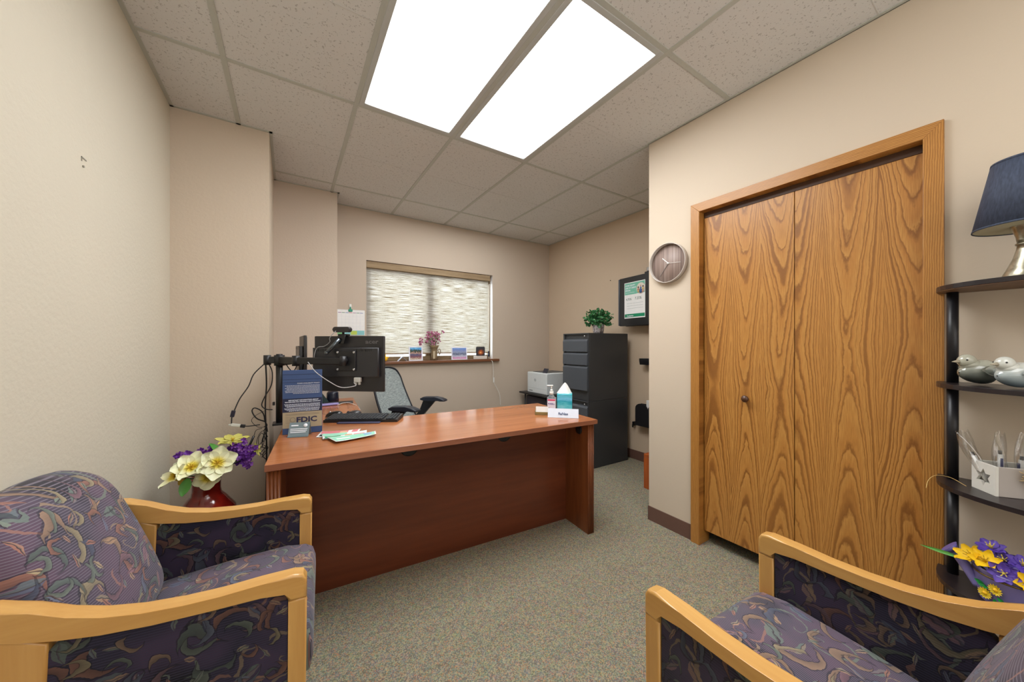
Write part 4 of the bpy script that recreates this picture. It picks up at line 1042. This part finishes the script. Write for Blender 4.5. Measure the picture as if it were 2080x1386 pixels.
def silk(name, label, c, n, npet, L_, W_, mp, mc, curl=.2, stem_to=None, cat='flower', group=None):
    t = thing(name, label, cat, c, 0, group)
    n, t1, t2 = basis(n); b = MB()
    for i in range(npet):
        a_ = 2*PI*i/npet+.3; d_ = t1*math.cos(a_)+t2*math.sin(a_)
        b.petal(n*(.0015*(i % 2)), d_, n, L_*(1+.08*math.sin(i*2.3)), W_, curl)
    b.build('petals', mp, t, recalc=False)
    b = MB(); b.cyl((0, 0, 0), n*.022, .004, .0015)
    for i in range(5):
        a_ = 2*PI*i/5; b.tube([n*.002, n*.014+(t1*math.cos(a_)+t2*math.sin(a_))*.006, n*.022+(t1*math.cos(a_)+t2*math.sin(a_))*.010], .0012, n=5, sub=2)
    b.build('stamens', mc, t)
    if stem_to is not None:
        e = Vector(stem_to)-Vector(c); MB().tube([-n*.002, -n*.02+e*.3, e], .003).build('stem', plain('stem_green', (50, 80, 40), .6), t)
    return t
M_st = plain('stamen_gold', (206, 170, 30), .6)
top = FV+Vector((0, 0, .52))
toC = Vector((.30, -2.4, .55))
silk('silk_flower', 'largest cream silk flower facing out at the front of the red floor vase', (-.315, 2.355, .632), (.15, -1, .42), 6, .085, .082, M_cream, M_st, .16, top)
silk('silk_flower', 'cream silk flower to the left of the largest one, tilted upward', (-.415, 2.36, .628), (-.2, -.85, .9), 6, .078, .07, M_cream, M_st, .30, top)
silk('silk_flower', 'cream silk flower leaning far left over the rim of the red vase', (-.475, 2.35, .600), (-.75, -.5, .75), 5, .068, .045, M_cream, M_st, .25, top)
silk('silk_flower', 'pale cream silk flower hanging below the largest one over the vase neck', (-.355, 2.365, .565), (.05, -.9, -.15), 5, .062, .068, M_cream, M_st, .22, top)
M_yg = plain('petal_yellowgreen', (206, 200, 104), .6)
silk('silk_flower', 'yellow-green silk flower spreading at the back top of the red vase', (-.270, 2.52, .700), (.1, -.2, 1), 7, .080, .05, M_yg, M_st, .12, top)
silk('silk_flower', 'small yellow-green flower at the far right of the bouquet in the red vase', (-.165, 2.50, .640), (.9, -.4, .4), 6, .040, .025, M_yg, M_st, .2, top)
silk('silk_flower', 'small yellow-green flower tucked low at the left of the red vase', (-.455, 2.40, .575), (-.6, -.8, 0), 6, .040, .03, plain('petal_gold', (190, 160, 50), .6), M_st, .2, top)
M_vio = plain('petal_violet', (104, 40, 150), .55); M_vio2 = plain('petal_lilac', (150, 90, 180), .55)
def cluster(label, c, n_, spread, seed):
    t = thing('purple_sprig', label, 'flower', c); rs = random.Random(seed); b = MB()
    for i in range(n_):
        q = Vector((rs.gauss(0, spread[0]), rs.gauss(0, spread[1]), rs.gauss(0, spread[2])))
        for j in range(5):
            nn = Vector((rs.uniform(-.6, .6), -1, rs.uniform(-.2, 1))); n1, t1, t2 = basis(nn); a_ = 2*PI*j/5
            b.petal(q, t1*math.cos(a_)+t2*math.sin(a_), n1, .016, .014, .3, mi=rs.choice((0, 0, 0, 1)))
    b.build('blossoms', [M_vio, M_vio2], t, recalc=False)
    MB().tube([(0, 0, 0), (Vector(top)-Vector(c))*.5+Vector((0, 0, .01)), Vector(top)-Vector(c)], .0025).build('stem', plain('stem_green', (50, 80, 40), .6), t)
cluster('purple blossom sprig at the upper left of the red vase bouquet', (-.400, 2.46, .668), 44, (.042, .02, .012), 1)
cluster('purple blossom sprig at the right of the red vase bouquet', (-.230, 2.47, .652), 44, (.030, .02, .026), 2)
cluster('dark purple sprig trailing at the far right of the red vase bouquet', (-.200, 2.44, .615), 26, (.018, .014, .026), 3)
def leafthing(label, c, d_, up, L_, W_):
    t = thing('silk_leaf', label, 'leaf', c); MB().petal((0, 0, 0), d_, up, L_, W_, .08).build('blade', plain('leaf_bright', (92, 160, 70), .5), t, recalc=False)
    MB().tube([(0, 0, 0), (Vector(top)-Vector(c))*.5, Vector(top)-Vector(c)], .002).build('stem', plain('stem_green', (50, 80, 40), .6), t)
leafthing('pointed bright green leaf hanging at the lower left of the red vase bouquet', (-.425, 2.355, .575), (-.25, -.2, -1), (-.3, -1, .2), .085, .05)
leafthing('dark green leaf standing up behind the largest cream flower', (-.31, 2.45, .66), (-.5, -.1, .5), (0, -.5, 1), .08, .04)

# ------------------------------------------------------------------ corner shelf unit on the right
SX, SY = 2.155, -.065        # back edge, centre along the wall
M_shelf = wood_plain('espresso', (30, 26, 28), (48, 40, 42), 1, .3, 6)
M_under = wood_plain('espresso_under', (96, 68, 48), (120, 88, 62), 1, .5, 6)
su = thing('shelf_unit', 'dark half-round tiered shelf unit standing right of the closet door', 'shelf', (SX, SY, 0))
def half(a_, b_, sag=.0, n=26):
    # tip is blunt: short straight end before the curve
    return [(0, a_)]+[(-b_*math.sin(PI*i/n)**.8-.02 if 0 < i < n else -.02, a_*math.cos(PI*i/n)) for i in range(0, n+1)]+[(0, -a_)]
HS = [.055, .392, .745, 1.11, 1.468]
for z in HS:
    MB().prism(half(.302, .26), z-.016, z, 'xy', .0015).build('shelf', M_shelf if z != HS[-1] else [M_shelf], su)
MB().prism(half(.300, .258), HS[-1]-.0185, HS[-1]-.0162, 'xy').build('shelf_underside', M_under, su)
for s in (1, -1):
    for z0, z1 in zip([0]+HS[:-1], [h-.016 for h in HS]):
        if z1-z0 > .001:
            MB().cyl((-.052, s*.262, z0+.0002), (-.052, s*.262, z1-.0002), .0148, n=24).build('post', plain('post_black', (26, 27, 32), .4), su)
    
# lamp
lp = thing('table_lamp', 'brass-bodied table lamp with a dark blue shade on the top shelf', 'lamp', (2.01, .032, HS[-1]+.0005))
k = N('lamp_brass', .28, .75); k.base(k.ramp(k.noise(k.coord(), 60, 2), [(.4, (146, 141, 122)), (.6, (176, 170, 150))]))
MB().lathe([(0, 0), (.056, 0), (.057, .006), (.047, .03), (.034, .065), (.027, .095), (.0255, .108), (.029, .109), (.029, .114), (.0255, .115), (.028, .135), (.036, .165), (.044, .182), (.04, .184), (0, .184)], n=40).build('lamp_base', k.m, lp)
MB().lathe([(0, .184), (.016, .184), (.016, .225), (.010, .23), (.010, .32), (0, .32)], n=20).build('socket', plain('socket_bronze', (92, 78, 52), .35, .6), lp)
prof = [(.116, .168), (.0765, .386)]
b = MB(); b.lathe([prof[0], prof[1], (prof[1][0]-.0015, .386), (prof[0][0]-.0015, .168)], closed=True, n=64)
b.lathe([(.1165, .168), (.1158, .174), (.1135, .174), (.1145, .168)], closed=True, n=64).lathe([(.0782, .38), (.077, .387), (.075, .387), (.0765, .38)], closed=True, n=64)
k = N('shade_blue', .75); k.base(k.ramp(k.noise(k.scale(k.coord(), (200, 200, 30)), 1.0, 2), [(.3, (50, 58, 76)), (.7, (66, 76, 98))]))
b.build('lamp_shade', k.m, lp)
MB().lathe([(.1135, .1705), (.0745, .385)], n=64).build('shade_lining', plain('lining', (206, 204, 176), .8), lp)
for z_, r_ in ((.385, .074),): 
    b = MB()
    for i in range(3): a_ = 2*PI*i/3; b.tube([(0, 0, .32), (math.cos(a_)*r_*.6, math.sin(a_)*r_*.6, .372), (math.cos(a_)*r_, math.sin(a_)*r_, .38)], .0015)
    b.build('shade_spider', M_steel, lp)

# ceramic birds
def bird(label, x, y, rz, s, c1_, c2_):
    t = thing('ceramic_bird', label, 'figurine', (x, y, HS[3]+.0005), rz)
    k = N('glaze_'+str(int(x*1000)), .12); p = k.coord(); o = k.sep(p)
    f = k.math('ADD', k.math('DIVIDE', o[2], .1*s), k.math('MULTIPLY', k.noise(p, 22, 2), .35))
    k.base(k.ramp(f, [(.25, c1_), (.62, tuple((a_+b_)/2 for a_, b_ in zip(c1_, c2_))), (.85, c2_)])); k.b.inputs['Coat Weight'].default_value = .6
    b = MB()
    def body(u, v):       # v 0 breast .. 1 tail tip, facing +x
        an = 2*PI*u; xx = .045-.105*v
        r_ = .041*math.sin(PI*min(1, .012+v*.84))**.60 if v < .72 else .0145*(1-(v-.72)/.28)**.5+.005
        if v >= .72: r_ = .0185-(v-.72)/.28*.011
        zc_ = .041+.004*math.sin(v*PI)+(.006*(max(0, v-.6)/.4))
        if v == 0 or v == 1: r_ = .002
        return (s*xx, s*r_*math.cos(an)*.95, s*max(0.0, zc_+r_*math.sin(an)))
    b.grid(body, 28, 26)
    b.sph((s*.024, 0, s*.080), s*.0225, (1.05, .92, 1.05)).sph((s*.012, 0, s*.066), s*.026, (1.1, .9, .8)); b.build('body', k.m, t)
    MB().at((s*.0465, 0, s*.079)).cyl((0, 0, 0), (s*.018, 0, -s*.001), s*.0065, s*.001, n=12).build('beak', plain('beak_grey', (170, 160, 140), .3), t)
    for q in (-1, 1): MB().sph((s*.037, q*s*.0165, s*.085), s*.0026, n=8).build('eye', M_blackG, t)
    for q in (-1, 1):
        MB().at((0, 0, 0)).petal((s*.016, q*s*.037, s*.052), (-1, -q*.22, -.10), (0, q, .25), s*.062, s*.034, .02).build('wing', k.m, t, recalc=False)
bird('grey-green ceramic bird, the left one beside the shelf post', 2.035, .140, R(135), 1.04, (62, 72, 72), (176, 176, 160))
bird('pale blue-white ceramic bird, the right one nearer the shelf front', 1.965, .062, R(140), 1.0, (120, 140, 150), (206, 208, 200))

# white box with star and pens in cellophane
A_ = (2.053, .150); B_ = (1.984, .097); ba = math.atan2(B_[1]-A_[1], B_[0]-A_[0])   # star face runs A->B
wbx = thing('star_box', 'white wooden box with a cut-out star holding wrapped pens on the shelf', 'box', (A_[0], A_[1], HS[2]+.0005), ba)
FWd = math.hypot(B_[0]-A_[0], B_[1]-A_[1]); FL = .15; FH = .098
M_wbox = plain('whitewash', (222, 220, 212), .7); M_wbox2 = plain('whitewash_grey', (178, 170, 164), .75)
# star face as a ring of quads between the outer rectangle and the star
b = MB(); ns = 12
star = []; 
for i in range(ns):
    a_ = 2*PI*i/ns+PI/2; r_ = .030 if i % 2 == 0 else .0165; star.append((FWd/2+r_*math.cos(a_), FH/2+r_*math.sin(a_)))
outer = []
for i in range(ns):
    a_ = 2*PI*i/ns+PI/2; dx, dz = math.cos(a_), math.sin(a_); tt = min((FWd/2)/max(1e-6, abs(dx)), (FH/2)/max(1e-6, abs(dz))); outer.append([FWd/2+dx*tt, FH/2+dz*tt])
corn = [(FWd, FH), (0, FH), (0, 0), (FWd, 0)]
for c_ in corn:
    j = min(range(ns), key=lambda q: (outer[q][0]-c_[0])**2+(outer[q][1]-c_[1])**2); outer[j] = list(c_)
vs = [(q[0], 0, q[1]) for q in outer]+[(q[0], 0, q[1]) for q in star]+[(q[0], .008, q[1]) for q in outer]+[(q[0], .008, q[1]) for q in star]
f = []
for i in range(ns):
    j = (i+1) % ns; f += [(i, j, ns+j, ns+i), (2*ns+i, 3*ns+i, 3*ns+j, 2*ns+j), (ns+i, ns+j, 3*ns+j, 3*ns+i), (i, 2*ns+i, 2*ns+j, j)]
b._add(vs, f); b.build('star_panel', M_wbox, wbx)
# the box extends from the star face along local +y or -y: away from the post towards the front right
sgn = -1 if False else 1
b = MB(); b.box(FWd-.008, FWd, .0085, FL, 0, FH, .001); b.build('side_panel', M_wbox2, wbx)
b = MB(); b.box(0, .008, .0085, FL, 0, FH, .001).box(.008, FWd-.008, .0085, FL-.008, 0, .006).box(.008, FWd-.008, FL-.008, FL, 0, FH).build('back_panels', M_wbox, wbx)
k = N('cellophane'); k.t.nodes.remove(k.b)
tr = k.n('ShaderNodeBsdfTransparent'); gl = k.n('ShaderNodeBsdfGlossy'); gl.inputs['Roughness'].default_value = .12; mx = k.n('ShaderNodeMixShader'); mx.inputs[0].default_value = .30
tr.inputs[0].default_value = (.96, .96, .96, 1); k.l(tr.outputs[0], mx.inputs[1]); k.l(gl.outputs[0], mx.inputs[2]); k.l(mx.outputs[0], k.out.inputs[0]); M_cello = k.m
ca_, sa_ = math.cos(ba), math.sin(ba)
def wl(x, y): return (A_[0]+x*ca_-y*sa_, A_[1]+x*sa_+y*ca_)
pen_specs = [(.035, .025, -.35, .10, 'wrapped white pen leaning left out of the star box'), (.045, .045, -.03, .0, 'wrapped white pen standing upright above the star cut-out'), (.045, .085, .05, -.02, 'wrapped white pen in the middle of the star box'), (.05, .12, .12, .12, 'wrapped white pen at the right end of the star box')]
for i, (px, py, lean, lean2, lab) in enumerate(pen_specs):
    X_, Y_ = wl(px, py)
    t = thing('wrapped_pen', lab, 'pen', (X_, Y_, HS[2]+.008))
    d_ = Vector((lean2*.5, -lean*.7 if False else -lean, 1)).normalized() if False else Vector((-lean*.2, -lean, 1)).normalized()
    Lp = (.112, .125, .112, .12)[i]
    MB().cyl((0, 0, 0), d_*Lp, .0062, .0066, n=14).build('barrel', M_white, t)
    MB().cyl(d_*Lp, d_*(Lp+.012), .004, .0045, n=12).build('push_button', plain('pen_grey', (90, 94, 98), .4), t)
    MB().box(-.008, -.0062, -.003, .003, Lp*.62, Lp*.9).build('clip', plain('pen_navy', (50, 60, 110), .4), t) if lean > -.1 else None
    rs = random.Random(i)
    n1, t1, t2 = basis(d_)
    b = MB()
    ph_ = rs.random()*6
    def cel(u, v):
        an = 2*PI*u; wv = .011+.027*v**1.2; fl = 1-.75*v
        rr = wv*(1+.22*math.sin(an*3+v*5+ph_)+.1*math.sin(an*7+v*9))
        return d_*(.05+.145*v+.006*math.sin(an*4+ph_))+t1*rr*math.cos(an)+t2*rr*math.sin(an)*fl
    b.grid(cel, 28, 14); b.build('cellophane_wrap', M_cello, t, recalc=False)
# raffia bow
rf = thing('raffia_bow', 'straw-coloured raffia bow tied on the side of the star box', 'bow', (*wl(FWd+.004, .075), HS[2]+.075))
b = MB(); rs = random.Random(4)
for i in range(70):
    a_ = rs.uniform(0, 2*PI); r_ = rs.uniform(.012, .034); q = rs.uniform(-.006, .012)
    e = Vector((-sa_*math.cos(a_)*r_+ca_*abs(q), ca_*math.cos(a_)*r_+sa_*abs(q), math.sin(a_)*r_))
    b.tube([(0, 0, 0), e*.6+Vector((ca_, sa_, 0))*.012, e+Vector((ca_, sa_, 0))*.006], .0009, n=5, sub=3)
b.tube([(0, 0, 0), (-.008, -.006, -.03), (-.004, -.006, -.06)], .0012)
b.build('straw', plain('raffia', (206, 176, 112), .8), rf)
cable('raffia_strand', 'loose raffia strand curling over the left tip of the shelf', [(2.03, .16, HS[2]+.003), (2.08, .20, HS[2]+.010), (2.06, .232, HS[2]+.012), (2.0, .243, HS[2]+.004), (1.97, .245, HS[2]-.02)], .0009, plain('raffia', (206, 176, 112), .8), 'raffia')

# lavender watering can with silk flowers
wcx, wcy = 2.005, .066
cn = thing('watering_can', 'lavender metal watering can with a daisy motif on the lowest visible shelf', 'watering can', (wcx, wcy, HS[1]+.0005))
k = N('lavender_paint', .3); k.base(lin((146, 138, 208))); M_lav = k.m
MB().lathe([(0, 0), (.064, 0), (.066, .004), (.080, .105), (.083, .108), (.083, .112), (.079, .112), (.077, .105), (.062, .01), (0, .01)], n=48).build('bucket', M_lav, cn)
MB().lathe([(.0785, .090), (.0805, .091), (.0812, .0955), (.079, .096)], closed=True, n=48).build('gold_band', plain('band_gold', (150, 130, 80), .25, .8), cn)
sd = Vector((-.02, 1, 0)).normalized()
b = MB(); b.tube([sd*.062+Vector((0, 0, .03)), sd*.088+Vector((0, 0, .075)), sd*.118+Vector((0, 0, .122))], .014, n=20, sub=6, rfun=lambda q: 1.25-.35*q).build('spout', M_lav, cn)
b = MB(); e = sd*.118+Vector((0, 0, .122)); dd_ = Vector((sd.x, sd.y, .8)).normalized(); b.cyl(e, e+dd_*.016, .014, .028, n=28).build('spout_rose', plain('lavender_deep', (112, 104, 176), .3), cn)
M_dais = plain('daisy_yellow', (240, 210, 50), .5)
fd = Vector((-.86, .52, 0)).normalized(); sdv = Vector((fd.y, -fd.x, 0))
for i, (s_, z_) in enumerate(((-.014, .062), (.010, .036))):
    c_ = fd*.078+sdv*s_+Vector((0, 0, z_)); b = MB()
    for j in range(14):
        a_ = 2*PI*j/14; b.petal(c_, sdv*math.cos(a_)+Vector((0, 0, 1))*math.sin(a_), fd, .018, .008, .1)
    b.sph(tuple(c_+fd*.001), .006, n=8, mi=1); b.build('daisy', [M_dais, plain('daisy_mid', (240, 190, 20), .5)], cn, recalc=False)
b = MB()
for (s_, z_, dx_, dz_) in ((.004, .055, 1, .15), (-.012, .030, -.2, -1), (.012, .060, 1, .3), (-.018, .04, -.8, -.5)):
    b.petal(fd*.076+sdv*s_+Vector((0, 0, z_)), sdv*dx_+Vector((0, 0, dz_)), fd, .026, .013, .05)
b.build('painted_leaves', plain('enamel_green', (20, 140, 60), .35), cn, recalc=False)
M_y = plain('petal_yellow', (246, 206, 30), .5); M_ir = plain('petal_iris', (96, 70, 176), .5); M_ir2 = plain('iris_mid', (230, 210, 90), .5)
ctop = Vector((wcx, wcy, HS[1]+.02))
cspec = [((1.975, .145, .505), (-.6, .5, .7), 'Y', 'yellow silk crocus leaning over the spout of the lavender can'),
         ((1.955, .115, .510), (-.7, .1, .8), 'Y', 'yellow silk crocus beside the purple blooms, left of centre in the can'),
         ((1.99, .030, .515), (-.4, -.1, 1), 'Y', 'yellow silk flower at the back right of the lavender can'),
         ((1.935, .030, .490), (-.9, -.1, .5), 'Y', 'yellow silk flower drooping over the front rim of the can'),
         ((1.960, -.010, .510), (-.6, -.4, .8), 'Y', 'yellow silk flower at the far right of the lavender can'),
         ((1.995, .105, .545), (-.5, .2, 1), 'P', 'purple silk iris standing highest in the lavender can'),
         ((1.975, .080, .525), (-.8, .1, .6), 'P', 'purple silk iris in the centre of the lavender can'),
         ((1.935, .078, .498), (-.9, .1, .3), 'P', 'purple silk iris hanging at the front of the lavender can'),
         ((1.965, .045, .530), (-.6, -.2, .9), 'P', 'purple silk iris right of the centre in the lavender can')]
for c_, n_, kd, lab in cspec:
    c_ = (c_[0], c_[1], c_[2]+.018)
    if kd == 'Y': silk('silk_flower', lab, c_, n_, 6, .036, .026, M_y, M_st, .55, ctop)
    else: silk('silk_iris', lab, c_, n_, 7, .034, .026, M_ir, M_ir2, .25, ctop)
t = thing('silk_leaf', 'slim green leaf pointing left past the can spout', 'leaf', (1.98, .16, .505)); MB().petal((0, 0, 0), (-.1, 1, .05), (-1, 0, .4), .10, .012, .05).build('blade', plain('leaf_bright', (92, 160, 70), .5), t, recalc=False)
t = thing('silk_leaf', 'broad dark green leaf among the stems in the lavender can', 'leaf', (1.965, .07, .485)); MB().petal((0, 0, 0), (-.5, -.6, .35), (-1, 0, .6), .05, .026, .05).build('blade', plain('leaf_dark', (40, 100, 40), .5), t, recalc=False)

# nail in the walls
tag(MB().at((XR, 2.787, 2.0), (0, -PI/2, 0)).lathe([(0, 0), (.006, 0), (.004, .006), (0, .006)], n=10).build('wall_nail', plain('nail_dark', (70, 56, 46), .4)), 'dark nail in the right wall left of the black screen', 'nail')
b = MB(); b.box(XL, XL+.002, 1.80, 1.835, 1.897, 1.901).box(XL, XL+.002, 1.80, 1.804, 1.885, 1.90).cyl((XL, 1.812, 1.87), (XL+.004, 1.812, 1.87), .004, n=8)
tag(b.build('picture_hook', plain('hook_dull', (150, 146, 132), .6)), 'tiny bare picture hook high on the left wall', 'hook')

# ------------------------------------------------------------------ light
def area(name, loc, rot, sx, sy, e, col):
    l = bpy.data.lights.new(name, 'AREA'); l.shape = 'RECTANGLE'; l.size = sx; l.size_y = sy; l.energy = e; l.color = col
    o = bpy.data.objects.new(name, l); C.objects.link(o); o.location = loc; o.rotation_euler = rot; return o
# added fill light under the ceiling behind the camera, not a fixture
area('rear_fill', (.8, -.75, CE-.02), (0, 0, 0), 1.2, 1.0, 14, (.97, .985, 1))
# upward and forward fill lights, added behind the camera to lift the shadows
area('upward_fill', (.35, -.7, 1.75), (PI, 0, 0), .8, .8, 16, (.97, .985, 1))
area('forward_fill', (.8, -1.42, 1.45), (R(90), 0, 0), 2.4, 1.7, 15, (.98, .99, 1))
area('window_side_fill', (1.55, 3.05, CE-.02), (0, 0, 0), 1.5, .9, 16, (.97, .985, 1))  # added fill at ceiling height to brighten the far end of the room
w = bpy.data.worlds.new('world'); bpy.context.scene.world = w; w.use_nodes = True
bg = w.node_tree.nodes['Background']; bg.inputs[0].default_value = (.88, .94, 1.0, 1); bg.inputs[1].default_value = 6.8

# ------------------------------------------------------------------ camera
cam = bpy.data.cameras.new('camera'); cam.sensor_width = 36; cam.lens = 703/2080*36; cam.shift_y = 6/2080; cam.clip_start = .02
co = bpy.data.objects.new('camera', cam); C.objects.link(co); co.location = (0, 0, 1.255); co.rotation_euler = (PI/2, 0, R(-32.8))
bpy.context.scene.camera = co
sc = bpy.context.scene
sc.view_settings.view_transform = 'Standard'; sc.view_settings.look = 'None'; sc.view_settings.exposure = .08
